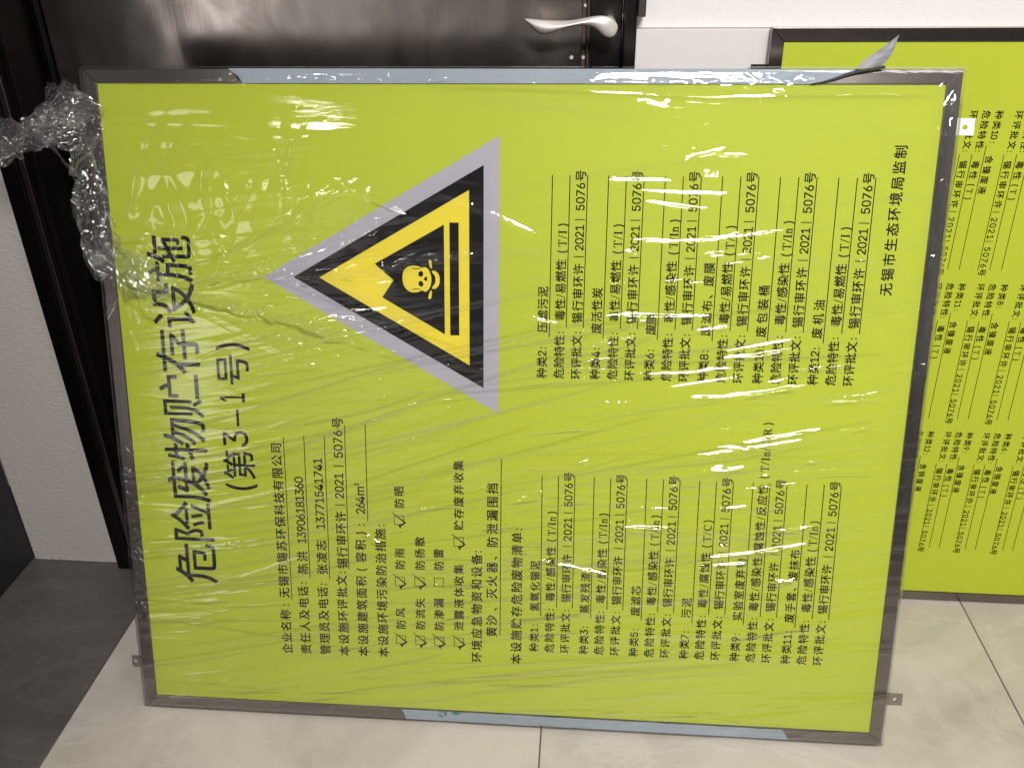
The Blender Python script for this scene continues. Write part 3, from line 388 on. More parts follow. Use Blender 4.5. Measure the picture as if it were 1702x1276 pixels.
# crumbly filler line at the foot of the pier
bm = bmesh.new()
for k in range(60):
    x = -.40 + .186 * (k + random.random() * .6) / 60; r = random.uniform(.0015, .004)
    bmesh.ops.create_icosphere(bm, subdivisions=1, radius=r, matrix=Matrix.Translation((x, .3545, FZ + r * .25)) @ Matrix.Diagonal((1.8, .8, .45, 1)))
me = bpy.data.meshes.new('filler_crumbs'); bm.to_mesh(me); bm.free()
link('filler_crumbs', me, M_STRIP, pier, kind='stuff')

cab = empty('dark_cabinet', (-.404, 0, FZ), label='dark matt cabinet side standing left of the white textured pier', cat='cabinet')
sbox('side_panel', -.030, 0.0, -.68, .355, .002, 1.9, M_CABINET, .002, cab)
sbox('plinth', -.40, -.012, -.66, .35, 0, .06, M_GASKET, .001, cab)
sbox('carcass', -.40, -.032, -.68, .35, .062, 1.9, M_CABINET, .002, cab)

# ---------------------------------------------------------------- steel door and its casing
door = empty('steel_door', (0, .45, FZ), label='dark brushed steel door with a curved satin lever, behind the wrapped sign', cat='door')
def dbox(name, x0, x1, y0, y1, z0, z1, mat, bev=.0012, **k): return sbox(name, x0, x1, y0 - .45, y1 - .45, z0, z1, mat, bev, door, **k)
dbox('casing', -.2133, -.1835, .334, .52, 0, 2.16, M_DARKSTEEL, label='black casing post at the left')
dbox('edge_trim', -.1833, -.1725, .3375, .52, 0, 2.14, M_FRAME_Z, label='thin grey metal strip along the casing')
dbox('reveal', -.1723, -.1605, .352, .52, 0, 2.14, M_DARKSTEEL, label='glossy dark return')
dbox('jamb', -.1603, -.1492, .436, .52, 0, 2.14, M_DARKSTEEL)
dbox('door_leaf', -.1478, .6975, .450, .49, .008, 2.10, M_DOOR, .0015)
dbox('edge_gap', .6977, .7124, .468, .50, 0, 2.10, M_BRONZE, label='brown bronze strip in the gap beside the leaf')
dbox('gasket', .7052, .7090, .455, .4675, 0, 2.10, M_GASKET)
dbox('lock_stile', .7126, .7578, .446, .50, 0, 2.12, M_DARKSTEEL, label='narrow dark stile carrying the lever')
dbox('edge_bead', .7580, .7600, .4435, .50, 0, 2.12, M_FRAME_Z, .0005)
dbox('casing', .7602, .7783, .416, .60, 0, 2.16, M_DARKSTEEL, label='black casing post at the right')
dbox('head_casing', -.2133, .7783, .40, .60, 2.161, 2.20, M_DARKSTEEL)
kb = dbox('keeper_box', .7785, .7895, .395, .4198, 1.0295, 1.12, M_GASKET, .001, label='small black box beside the casing')
link('keeper_slot', box_me('keeper_slot', .7800, .7876, .394 - .45, .3948 - .45, 1.047, 1.066), M_SEAM, kb)
# screws on the gap strip and leaf
for x, z in ((.7025, 1.038), (.701, .9635), (.683, .966)):
    bm = bmesh.new(); bmesh.ops.create_cone(bm, cap_ends=True, segments=16, radius1=.0032, radius2=.0022, depth=.002,
        matrix=Matrix.Translation((x, (.467 if x > .70 else .449) - .45, z)) @ Matrix.Rotation(math.pi / 2, 4, 'X'))
    me = bpy.data.meshes.new('screw'); bm.to_mesh(me); bm.free(); link('screw', me, M_HANDLE, door)

# lever: lofted oval sections along an S curve
UP = [(.6150, 1.0235), (.6200, 1.0238), (.6290, 1.0232), (.6400, 1.0224), (.6550, 1.0217), (.6708, 1.0215), (.6850, 1.0219), (.6980, 1.0243), (.7100, 1.0268), (.7200, 1.0280), (.7300, 1.0281), (.7400, 1.0252), (.7475, 1.0190), (.7512, 1.0110)]
LO = [(.6148, 1.0226), (.6180, 1.0170), (.6262, 1.0090), (.6366, 1.0020), (.6480, 1.0012), (.6620, 1.0060), (.6760, 1.0108), (.6900, 1.0140), (.7020, 1.0148), (.7120, 1.0135), (.7200, 1.0090), (.7262, 1.0030), (.7340, .9968), (.7455, .9975)]
V = []; F = []; NS = 20
for k, (a, b) in enumerate(zip(UP, LO)):
    a = Vector(a); b = Vector(b); c = (a + b) / 2; h = (a - b) / 2
    t = k / 13; d0 = -.062 - .010 * math.sin(t * 3.1)                      # how far the lever stands off the stile
    th = .0012 + .0055 * min(1, t * 3.0) * (1 if t < .9 else .75)
    for q in range(NS):
        an = 2 * math.pi * q / NS
        ca, sa = math.cos(an), math.sin(an)
        # a ridge runs off-centre so the front catches light along one edge
        dep = -th * sa * (1 - .35 * ca) + .010 * (1 - t) * max(0, -ca) ** 1.3
        V.append((c.x + h.x * ca, d0 + dep, c.y + h.y * ca - FZ * 0))
for k in range(13):
    for q in range(NS): F.append((k * NS + q, k * NS + (q + 1) % NS, (k + 1) * NS + (q + 1) % NS, (k + 1) * NS + q))
F.append(tuple(range(NS))[::-1]); F.append(tuple(13 * NS + q for q in range(NS)))
V = [(x, y, z - FZ) for x, y, z in V]
me = pyme('lever', V, F, True)
bm = bmesh.new(); bm.from_mesh(me); bmesh.ops.recalc_face_normals(bm, faces=bm.faces[:]); bm.to_mesh(me); bm.free()
lever = link('lever', me, M_HANDLE, door, label='curved satin metal lever handle')
sd = lever.modifiers.new('smooth', 'SUBSURF'); sd.levels = 1; sd.render_levels = 2
bm = bmesh.new(); bmesh.ops.create_cone(bm, cap_ends=True, segments=32, radius1=.0095, radius2=.0095, depth=.058,
    matrix=Matrix.Translation((.7385, -.034, 1.0115 - FZ)) @ Matrix.Rotation(math.pi / 2, 4, 'X'))
me = bpy.data.meshes.new('spindle'); bm.to_mesh(me); bm.free(); link('spindle', me, M_HANDLE, lever)

# ---------------------------------------------------------------- the framed signs
W1, H1, FW, TH = 1.200, 1.0095, .0190, .020
def rail(name, parent, mat, pts, th, label=None):
    return link(name, prism_me(name, pts, 0, th, .0007), mat, parent, label=label)
def frame_and_panel(root, W, H):
    g = .00025
    rail('frame_rail', root, M_FRAME_X, [(g, H), (W - g, H), (W - FW - g, H - FW), (FW + g, H - FW)], TH)
    rail('frame_rail', root, M_FRAME_X, [(g, 0), (FW + g, FW), (W - FW - g, FW), (W - g, 0)], TH)
    rail('frame_rail', root, M_FRAME_Z, [(0, g), (0, H - g), (FW, H - FW - g), (FW, FW + g)], TH)
    rail('frame_rail', root, M_FRAME_Z, [(W, g), (W - FW, FW + g), (W - FW, H - FW - g), (W, H - g)], TH)
    # dark strips painting the shadow line in the seam round the sheet, then the printed sheet, a touch behind the frame
    link('face_panel', box_me('face_panel', FW - .002, W - FW + .002, .0022, .0060, FW - .002, H - FW + .002), M_GREEN, root)
    link('back_board', box_me('back_board', FW - .002, W - FW + .002, .0062, .0180, FW - .002, H - FW + .002), M_SEAM, root)
    for k in (0, 1):
        z = FW - .0003 if k == 0 else H - FW - .0005
        link('seam_shadow_line', box_me('seam_shadow_line', FW, W - FW, .0012, .0021, z, z + .0008), M_SEAM, root)
        x = FW - .0003 if k == 0 else W - FW - .0005
        link('seam_shadow_line', box_me('seam_shadow_line', x, x + .0008, .0012, .0021, FW + .0008, H - FW - .0008), M_SEAM, root)
def lug(root, u0, u1, v0, v1, hu, hv, mat, label):
    """flat tab with a round hole, fixed behind the frame"""
    n = 24; r = .0033; bm = bmesh.new(); y0, y1 = .0022, .0038
    ring = [(hu + r * math.cos(2 * math.pi * k / n), hv + r * math.sin(2 * math.pi * k / n)) for k in range(n)]
    outer = []
    for k in range(n):
        a = 2 * math.pi * k / n; c, s = math.cos(a), math.sin(a)
        tx = ((u1 - hu) if c > 0 else (hu - u0)) / max(abs(c), 1e-6); tz = ((v1 - hv) if s > 0 else (hv - v0)) / max(abs(s), 1e-6)
        t = min(tx, tz); outer.append((hu + c * t, hv + s * t))
    # snap the points nearest each corner onto it
    for cu, cv in ((u0, v0), (u0, v1), (u1, v0), (u1, v1)):
        j = min(range(n), key=lambda q: (outer[q][0] - cu) ** 2 + (outer[q][1] - cv) ** 2); outer[j] = (cu, cv)
    L = {}
    for nm, P in (('i', ring), ('o', outer)):
        for yy in (y0, y1): L[nm, yy] = [bm.verts.new((p[0], yy, p[1])) for p in P]
    for k in range(n):
        j = (k + 1) % n
        bm.faces.new((L['i', y0][k], L['i', y0][j], L['o', y0][j], L['o', y0][k]))
        bm.faces.new((L['i', y1][k], L['o', y1][k], L['o', y1][j], L['i', y1][j]))
        bm.faces.new((L['o', y0][k], L['o', y0][j], L['o', y1][j], L['o', y1][k]))
        bm.faces.new((L['i', y0][k], L['i', y1][k], L['i', y1][j], L['i', y0][j]))
    bmesh.ops.recalc_face_normals(bm, faces=bm.faces[:])
    me = bpy.data.meshes.new('mounting_lug'); bm.to_mesh(me); bm.free()
    return link('mounting_lug', me, mat, root, label=label)

LEAN = .2681
sign = empty('wrapped_sign', (0, 0, 0), (-LEAN, 0, .0040),
    label='large yellow-green hazardous waste sign wrapped in clear film, on its side, skull triangle on it', cat='sign')
frame_and_panel(sign, W1, H1)
lug(sign, -.0180, .0120, .0690, .0895, -.0127, .0795, M_LUG, 'small steel tab low on the left edge')
lug(sign, 1.1880, 1.2250, .0700, .0898, 1.2136, .0800, M_LUG, 'small steel tab low on the right edge')
lug(sign, 1.1880, 1.2236, .9262, .9480, 1.2113, .9365, M_LUG_PALE, 'pale tab high on the right edge')

P = Printer(+1, .00205)
# headline
P.text('危险废物贮存设施', .1058, .2268, .7790, .0730, off=.007, u1=.1030)
P.done('headline_text', sign, M_INK)
for ch, a, b in (('(', .3878, .3989), ('第', .4052, .4527), ('3', .4587, .4837), ('1', .5297, .5438), ('号', .5571, .6035), (')', .6092, .6214)):
    ua, ub = {'(': (.1640, .2150), ')': (.1640, .2160), '第': (.1625, .2130), '3': (.1648, .2052), '1': (.1642, .2040), '号': (.1630, .2130)}[ch]
    P.ink(ch, ua, ub, a, b, off=.008)
P.rule(.1904, .4916, .1904, .5182, .0042)
P.done('number_text', sign, M_INK)

EM = .0186
def row(parts, rules=(), name='text_row', mat=None, label=None):
    for p in parts: P.text(*p)
    for r in rules: P.rule(*r)
    P.done(name, sign, M_INK)
T = lambda t, u, a, b, em=EM, off=.017: (t, u, a, b, em, off)
row([T('企业名称', .2476, .1082, .1860), T(':', .2476, .1932, .1982), T('无锡市锡苏环保科技有限公司', .2477, .2075, .4656)], [(.2597, .2033, .2602, .4768)])
row([T('责任人及电话', .2786, .1093, .2285), T(':', .2786, .2330, .2380), T('陈洪', .2803, .2514, .2888), T('13906181360', .2806, .3028, .4130)], [(.2911, .2433, .2923, .4802)])
row([T('管理员及电话', .3106, .1097, .2285), T(':', .3108, .2330, .2380), T('张凌志', .3116, .2517, .3087), T('13771541741', .3118, .3285, .4443)], [(.3230, .2429, .3242, .4805)])
row([T('本设施环评批文', .3420, .1093, .2505), T(':', .3425, .2545, .2592), T('锡行审环许', .3446, .2625, .3582), T('{', .3444, .3680, .3725), T('2021', .3440, .3802, .4211),
     T('}', .3444, .4318, .4362), T('5076', .3447, .4463, .4896), T('号', .3453, .4934, .5082)], [(.3546, .2620, .3562, .4988)])
row([T('本设施建筑面积', .3737, .1096, .2505), T('(', .3747, .2600, .2660), T('容积', .3747, .2742, .3121), T(')', .3752, .3215, .3270), T(':', .3755, .3365, .3412),
     T('264', .3762, .3562, .3845), T('m', .3764, .3868, .4010), T('²', .3764, .4016, .4070)], [(.3875, .3436, .3882, .5005)])
row([T('本设施环境污染防治措施', .4064, .1103, .3320), T(':', .4070, .3365, .3412)])
def tick(u, v, on=True):
    s = .0074; P.rule(u - s, v - s, u + s, v - s, .0010); P.rule(u - s, v + s, u + s, v + s, .0010)
    P.rule(u - s, v - s - .0005, u - s, v + s + .0005, .0010); P.rule(u + s, v - s - .0005, u + s, v + s + .0005, .0010)
    if on:
        k = .00096
        pts = [(-12, 13.0), (-11.2, 13.6), (12.0, -4.0), (3.2, -10.5), (2.6, -14.2), (1.2, -13.6), (-1.8, -8.6), (1.4, -7.2), (8.0, -4.2)]
        P.poly([(u + a * k, v + b * k) for a, b in pts], -.00003)
for bx, tx in (([(.4353, .1426, 1), (.4360, .2443, 1), (.4368, .3476, 1)], [T('防风', .4358, .1623, .1982, .0168), T('防雨', .4366, .2659, .3003, .0168), T('防晒', .4376, .3683, .4027, .0168)]),
               ([(.4669, .1428, 1), (.4671, .2449, 1)], [T('防流失', .4675, .1629, .2166, .0168), T('防扬散', .4684, .2664, .3209, .0168)]),
               ([(.4973, .1428, 1), (.4982, .2454, 0)], [T('防渗漏', .4976, .1628, .2176, .0168), T('防雷', .4981, .2668, .3016, .0168)]),
               ([(.5290, .1430, 1), (.5298, .3154, 1)], [T('泄露液体收集', .5294, .1639, .2770, .0168), T('贮存废弃收集', .5300, .3350, .4479, .0168)])):
    for q in bx:
        tick(*q); P.done('tick_box', sign, M_INK)
    for t_ in tx: row([t_])
row([T('环境应急物资和设备', .5578, .1094, .2960), T(':', .5585, .2995, .3042)])
def comma(v):                                  # the enumeration stroke between two things of a list
    P.poly([(.5856, v), (.5868, v - .0006), (.5905, v + .0040), (.5888, v + .0052), (.5862, v + .0022)])
comma(.2015); comma(.2885)
row([T('黄沙', .5815, .1558, .1930), T('灭火', .5815, .2220, .2602), T('器', .5820, .2661, .2828), T('防泄漏围挡', .5823, .3096, .4131)], [(.5950, .1583, .5955, .4530)])
row([T('本设施贮存危险废物清单', .6208, .1097, .3345), T(':', .6215, .3392, .3440)])

E2 = .0162
left = [('1', '氢氧化锡泥', .2885, '毒性/感染性', 'T/In'), ('3', '蒸发残渣', .2725, '毒性/感染性', 'T/In'), ('5', '废滤芯', .2535, '毒性/感染性', 'T/In'),
        ('7', '污泥', .2370, '毒性/腐蚀性', 'T/C'), ('9', '实验室废弃物', .3060, '毒性/感染性/腐蚀性/反应性', 'T/In/C/R'), ('11', '废手套、废抹布', .3240, '毒性/感染性', 'T/In')]
for k, (no, nm, ve, pr_, cl) in enumerate(left):
    a = .6590 + .07843 * k; sl = -.0014; dv = -.0004 * k * .5
    uc = a - .0098
    w = .0082 * len(no)
    row([T('种类', uc, .1325, .1655, E2), T(no, uc, .1670, .1670 + w, E2), T(':', uc, .1705 + w, .1752 + w, E2), T(nm, uc, .2035, ve, E2)], [(a, .1955, a + sl, .4290)])
    b = a + .0248; ub = b - .0105
    r = [T('危险特性', ub, .1328, .2025, E2), T(':', ub, .2062, .2102, E2)]
    if no == '9': r += [T(pr_, ub - .0006, .2200, .4260, E2), T('(', ub - .001, .4362, .4402, E2), T(cl, ub - .001, .4462, .5130, E2), T(')', ub - .001, .5180, .5220, E2)]
    else:
        w2 = {'T/In': .0315, 'T/C': .0270}[cl]
        r += [T(pr_, ub, .2217, .3135, E2), T('(', ub, .3225, .3262, E2), T(cl, ub, .3315, .3315 + w2, E2), T(')', ub, .3360 + w2, .3398 + w2, E2)]
    row(r, [(b, .2110, b + sl, .4287)])
    c = a + .0495; uc = c - .0105
    row([T('环评批文', uc, .1328, .2025, E2), T(':', uc, .2062, .2102, E2), T('锡行审环许', uc, .2205, .3020, E2), T('{', uc, .3140, .3180, E2), T('2021', uc, .3246, .3620, E2),
         T('}', uc, .3690, .3730, E2), T('5076', uc, .3805, .4175, E2), T('号', uc, .4205, .4352, E2)], [(c, .2110, c + sl, .4287)])
right = [('2', '压滤污泥', .7142, '毒性/易燃性', 'T/I'), ('4', '废活性炭', .7140, '毒性/易燃性', 'T/I'), ('6', '废膜', .6780, '毒性/感染性', 'T/In'),
         ('8', '废滤布、废膜', .7520, '毒性/易燃性', 'T/I'), ('10', '废包装桶', .7210, '毒性/感染性', 'T/In'), ('12', '废机油', .7020, '毒性/易燃性', 'T/I')]
for k, (no, nm, ve, pr_, cl) in enumerate(right):
    a = .6642 + .07788 * k; uc = a - .0100; w = .0082 * len(no)
    row([T('种类', uc, .5795, .6115, E2), T(no, uc, .6130, .6130 + w, E2), T(':', uc, .6160 + w, .6205 + w, E2), T(nm, uc, .6480, ve, E2)], [(a, .6405, a + .0005, .8700)])
    b = a + .0245; ub = b - .0095
    w2 = {'T/In': .0300, 'T/I': .0225}[cl]
    row([T('危险特性', ub, .5798, .6440, E2), T(':', ub, .6475, .6515, E2), T(pr_, ub, .6658, .7531, E2), T('(', ub + .001, .7630, .7668, E2), T(cl, ub + .001, .7715, .7715 + w2, E2),
         T(')', ub + .001, .7775 + w2, .7812 + w2, E2)], [(b, .6555, b + .0005, .8700)])
    c = a + .0489; uc = c - .0090
    row([T('环评批文', uc, .5796, .6440, E2), T(':', uc, .6478, .6520, E2), T('锡行审环许', uc, .6628, .7475, E2), T('{', uc, .7565, .7605, E2), T('2021', uc, .7666, .8019, E2),
         T('}', uc, .8085, .8125, E2), T('5076', uc, .8222, .8595, E2), T('号', uc, .8624, .8765, E2)], [(c, .6555, c + .0005, .8703)])
P.text('无锡市生态环境局监制', 1.1322, .7105, .9122, .0182, .016)
P.done('authority_text', sign, M_INK)

# warning triangle: layered printed sheets
warn = link('warning_triangle', prism_me('warning_triangle', [(.2432, .7210), (.5910, .9229), (.5910, .5235)], .00195, .0021), M_GREY, sign)
def sheet(name, pts, y, mat, parent, smooth=False):
    V, F = triangulate_loops([[c for p in pts for c in p]])
    return link(name, pyme(name, [(p[0], y, p[1]) for p in V], F), mat, parent)
sheet('black_border', [(.2888, .7218), (.5684, .8828), (.5684, .5622)], .00185, M_INK, warn)
sheet('yellow_field', [(.3275, .7217), (.5477, .8486), (.5477, .5962)], .00175, M_YEL, warn)
sheet('black_shape', [(.4099, .7430), (.5115, .8000), (.5115, .6417), (.4198, .6944), (.4370, .7197)], .00165, M_INK, warn)
sheet('black_bar', [(.5194, .8032), (.5327, .8032), (.5327, .6405), (.5194, .6405)], .00165, M_INK, warn)
# skull (head towards the left) in yellow with black features
def blob(cx, cz, rx, rz, n=20, rot=0):
    return [(cx + rx * math.cos(t) * math.cos(rot) - rz * math.sin(t) * math.sin(rot), cz + rx * math.cos(t) * math.sin(rot) + rz * math.sin(t) * math.cos(rot)) for t in [2 * math.pi * k / n for k in range(n)]]
def smoothpoly(pts, it=2):
    for _ in range(it):
        q = []
        for i in range(len(pts)):
            a, b = pts[i], pts[(i + 1) % len(pts)]
            q += [(a[0] * .75 + b[0] * .25, a[1] * .75 + b[1] * .25), (a[0] * .25 + b[0] * .75, a[1] * .25 + b[1] * .75)]
        pts = q
    return pts
sk = [(.4500, .7220), (.4510, .7320), (.4560, .7385), (.4640, .7415), (.4745, .7408), (.4785, .7378), (.4830, .7400), (.4880, .7372), (.4915, .7300), (.4930, .7225),
      (.4915, .7130), (.4880, .7060), (.4830, .7032), (.4780, .7065), (.4740, .7030), (.4640, .7022), (.4560, .7060), (.4515, .7130)]
sheet('skull', smoothpoly(sk), .00155, M_YEL, warn)
jaw = [(.4925, .7345), (.4985, .7345), (.5035, .7300), (.5052, .7215), (.5035, .7130), (.4985, .7080), (.4925, .7085), (.4945, .7120), (.4978, .7160), (.4988, .7215), (.4978, .7270), (.4945, .7310)]
sheet('skull', smoothpoly(jaw, 1), .00155, M_YEL, warn, )
for b_ in ([(.4886, .7498), (.4925, .7498), (.4934, .7440), (.4938, .7390), (.4920, .7372), (.4900, .7410)], [(.4928, .7066), (.4934, .7010), (.4915, .6925), (.4872, .6938), (.4885, .7000), (.4905, .7050)]):
    sheet('bone', smoothpoly(b_, 1), .00155, M_YEL, warn)
for b_ in (blob(.4772, .7295, .0036, .0042, rot=-.3), blob(.4772, .7152, .0036, .0042, rot=.3), smoothpoly([(.4805, .7222), (.4850, .7262), (.4868, .7240), (.4858, .7225), (.4868, .7208), (.4850, .7190)], 1)):
    sheet('skull_hole', b_, .00145, M_INK, warn)
for s_ in (1, -1):
    z = .7222
    P.poly([(.4645, z + s_ * .0150), (.4690, z + s_ * .0140), (.4745, z + s_ * .0142), (.4780, z + s_ * .0158), (.4745, z + s_ * .0152), (.4690, z + s_ * .0152), (.4650, z + s_ * .0162)], -.0006)
    P.done('cheek_line', warn, M_INK)

# blue-white protective tape left on the top and bottom rails
def tape(name, pts, y=-.0006, label=None, seed=0):
    V = []; F = []; n = 160
    rr = random.Random(seed)
    (a0, a1), (b0, b1) = pts       # (u,v) top-left, top-right ; bottom-left, bottom-right
    for j in range(7):
        for i in range(n):
            t = i / (n - 1); s = j / 6
            u = (a0[0] * (1 - t) + a1[0] * t) * (1 - s) + (b0[0] * (1 - t) + b1[0] * t) * s
            v = (a0[1] * (1 - t) + a1[1] * t) * (1 - s) + (b0[1] * (1 - t) + b1[1] * t) * s
            w = .00035 * math.sin(u * 60 + s * 3 + seed) + .0003 * math.sin(u * 151 + s * 5)
            V.append((u, y - abs(w), v))
    for j in range(6):
        for i in range(n - 1): F.append((j * n + i, j * n + i + 1, (j + 1) * n + i + 1, (j + 1) * n + i))
    return link(name, pyme(name, V, F, True), M_TAPE, sign, label=label)
tape('protective_tape', (((.2120, 1.0100), (1.0700, 1.0090)), ((.2290, .9905), (1.0150, .9905))), seed=1, label='blue-white film along the top rail, ends torn')
tb = tape('protective_tape', (((.4346, .0186), (1.0460, .0182)), ((.4420, .0010), (1.0560, .0010))), seed=4, label='blue-white film along the bottom rail with green print')
# cut-off green letters on the lower tape
P2 = Printer(+1, -.0014)
P2.poly([(.4945, .0182), (.5090, .0182), (.5095, .0150), (.5075, .0105), (.5045, .0108), (.5060, .0140), (.5050, .0165), (.4945, .0168)])
P2.poly([(.4950, .0125), (.4985, .0128), (.4985, .0115), (.5030, .0102), (.5030, .0078), (.4975, .0088), (.4950, .0105)])
P2.poly(smoothpoly([(.5160, .0184), (.5320, .0184), (.5300, .0150), (.5265, .0132), (.5220, .0132), (.5180, .0152)], 1))
P2.done('green_print', tb, M_TEAL)
# torn tape end at the top left, dark underside showing
link('tape_tear', pyme('tape_tear', [(.2120, -.0012, 1.0098), (.2175, -.0060, 1.0060), (.2280, -.0075, .9990), (.2310, -.0012, .9905), (.2262, -.0010, .9925), (.2195, -.0010, 1.0030)],
     [(0, 1, 5), (1, 2, 4, 5), (2, 3, 4)]), M_SEAM, sign)
# the peeled corner: lifts off the rail, folds and stands up past the top edge
V = []; F = []; n = 26; m = 9
base_a = Vector((1.0080, -.0012, .9905)); base_b = Vector((1.0780, -.0015, 1.0085))
for i in range(n):
    t = i / (n - 1)
    # root line along the tear, tip line fanning up to the point
    root = base_a.lerp(base_b, t)
    for j in range(m):
        s = j / (m - 1)
        tip = Vector((1.0930 + .018 * t, -.010 - .004 * t, 1.0095 + .0000 * t))
        p = Vector(root)
        V.append(tuple(p)); 
    del V[-m:]
fl = [[(1.0600, 1.0085), (1.0700, 1.0200), (1.0830, 1.0290), (1.0940, 1.0380), (1.1075, 1.0490)],
      [(1.0750, 1.0100), (1.0850, 1.0190), (1.0930, 1.0270), (1.1000, 1.0360), (1.1076, 1.0488)],
      [(1.0930, 1.0125), (1.0990, 1.0190), (1.1030, 1.0260), (1.1060, 1.0350), (1.1078, 1.0486)]]
rows = []
for i in range(25):
    t = i / 24 * 4; k = min(3, int(t)); q = t - k
    line = []
    for R in fl: line.append(Vector((R[k][0] * (1 - q) + R[k + 1][0] * q, R[k][1] * (1 - q) + R[k + 1][1] * q)))
    for j in range(13):
        s = j / 12 * 2; kk = min(1, int(s)); r = s - kk
        c = line[kk].lerp(line[kk + 1], r)
        dep = -.004 - .010 * (i / 24) - .0007 * math.sin(i * .9 + 1.5 * math.sin(j * .5)) * (i / 24) - .004 * math.sin(j / 12 * 3.14)
        V.append((c.x, dep, c.y))
for i in range(24):
    for j in range(12): F.append((i * 13 + j, i * 13 + j + 1, (i + 1) * 13 + j + 1, (i + 1) * 13 + j))
me = pyme('tape_flap', V, F, True); link('tape_flap', me, M_TAPE_BACK, sign, label='grey peeled end of the tape sticking up past the rail')
# dark folded edge of the peel, sweeping over the rail
V = []; F = []; edge = [(1.0050, .9902), (1.0200, .9925), (1.0350, .9965), (1.0500, 1.0020), (1.0650, 1.0060), (1.0800, 1.0082), (1.0960, 1.0110)]
for i in range(37):
    t = i / 36 * 6; k = min(5, int(t)); q = t - k; c = Vector((edge[k][0] * (1 - q) + edge[k + 1][0] * q, edge[k][1] * (1 - q) + edge[k + 1][1] * q))
    w = .0006 + .0014 * math.sin(min(1, i / 30) * math.pi * .6)
    for a in range(6):
        an = a * math.pi / 3; V.append((c.x - w * .4 * math.cos(an), -.0035 - .006 * i / 36 + w * math.sin(an), c.y + w * math.cos(an)))
for i in range(36):
    for a in range(6): F.append((i * 6 + a, i * 6 + (a + 1) % 6, (i + 1) * 6 + (a + 1) % 6, (i + 1) * 6 + a))
link('tape_fold', pyme('tape_fold', V, F, True), M_SEAM, sign)

# ---------------------------------------------------------------- second sign
L2 = .0555
X2 = .9720
sign2 = empty('unwrapped_sign', (X2, .3489, -.0042), (-L2, 0, 0),
    label='bare yellow-green hazardous waste sign leaning upright behind, right of the wrapped one', cat='sign')
frame_and_panel(sign2, 1.200, 1.0140)
lug(sign2, -.0245, .0120, .9430, .9640, -.0150, .9530, M_DARKSTEEL, 'dark steel tab on the left edge')
P = Printer(-1, .00205)
def row2(parts, rules=()):
    for (t, u, a, b, em) in parts: P.text(t, u - X2, a, b, em, .017)
    for (a, b, c, d) in rules: P.rule(a - X2, b, c - X2, d, .0010)
    P.done('text_row', sign2, M_INK)
def entry2(no, nm, ua, vlab, drift):
    """vlab = v of the first letters; everything else hangs from it"""
    E = .0126; o = vlab - .9000; d = lambda v: v + o; uc = ua + .0085
    w = .0062 * len(no)
    r = [('种类', uc, d(.9000), d(.8735), E), (no, uc, d(.8712), d(.8712) - w, E), (':', uc, d(.8675) - w, d(.8635) - w, E)]
    if nm: r += [(nm, uc, d(.8345), d(.7769), E)]
    vs = d(.8500) if len(no) > 1 else d(.8500)
    row2(r, [(ua, vs, ua + drift, d(.6557))])
    ub = ua - .0178; uc = ub + .0082
    row2([('危险特性', uc, d(.9000), d(.8447), E), (':', uc, d(.8418), d(.8382), E), ('毒性', uc, d(.8270), d(.7997), E), ('(', uc, d(.7918), d(.7890), E), ('T', uc, d(.7845), d(.7776), E), (')', uc, d(.7712), d(.7682), E)],
         [(ub, d(.8366), ub + drift, d(.6558))])
    uq = ua - .0360; uc = uq + .0082
    row2([('环评批文', uc, d(.9000), d(.8447), E), (':', uc, d(.8418), d(.8382), E), ('锡行审环许', uc, d(.8270), d(.7555), E), ('{', uc, d(.7500), d(.7470), E), ('2021', uc, d(.7400), d(.7070), E),
          ('}', uc, d(.7035), d(.7005), E), ('5076', uc, d(.6930), d(.6600), E), ('号', uc, d(.6575), d(.6460), E)], [(uq, d(.8366), uq + drift, d(.6550))])
entry2('10', '含镍废液', 1.3058, .9000, .0008); entry2('7', None, 1.3703, .9000, .0010)
entry2('11', '含镍废液', 1.3083, .6330, .0029); entry2('8', '含镍废液', 1.3738, .6330, .0030); entry2('5', None, 1.4394, .6330, .0031)
entry2('12', '含铜废液', 1.3120, .3635, .0040); entry2('9', '含镍废液', 1.3776, .3635, .0041); entry2('6', '含铬废液', 1.4420, .3635, .0042); entry2('3', None, 1.5080, .3635, .0045)

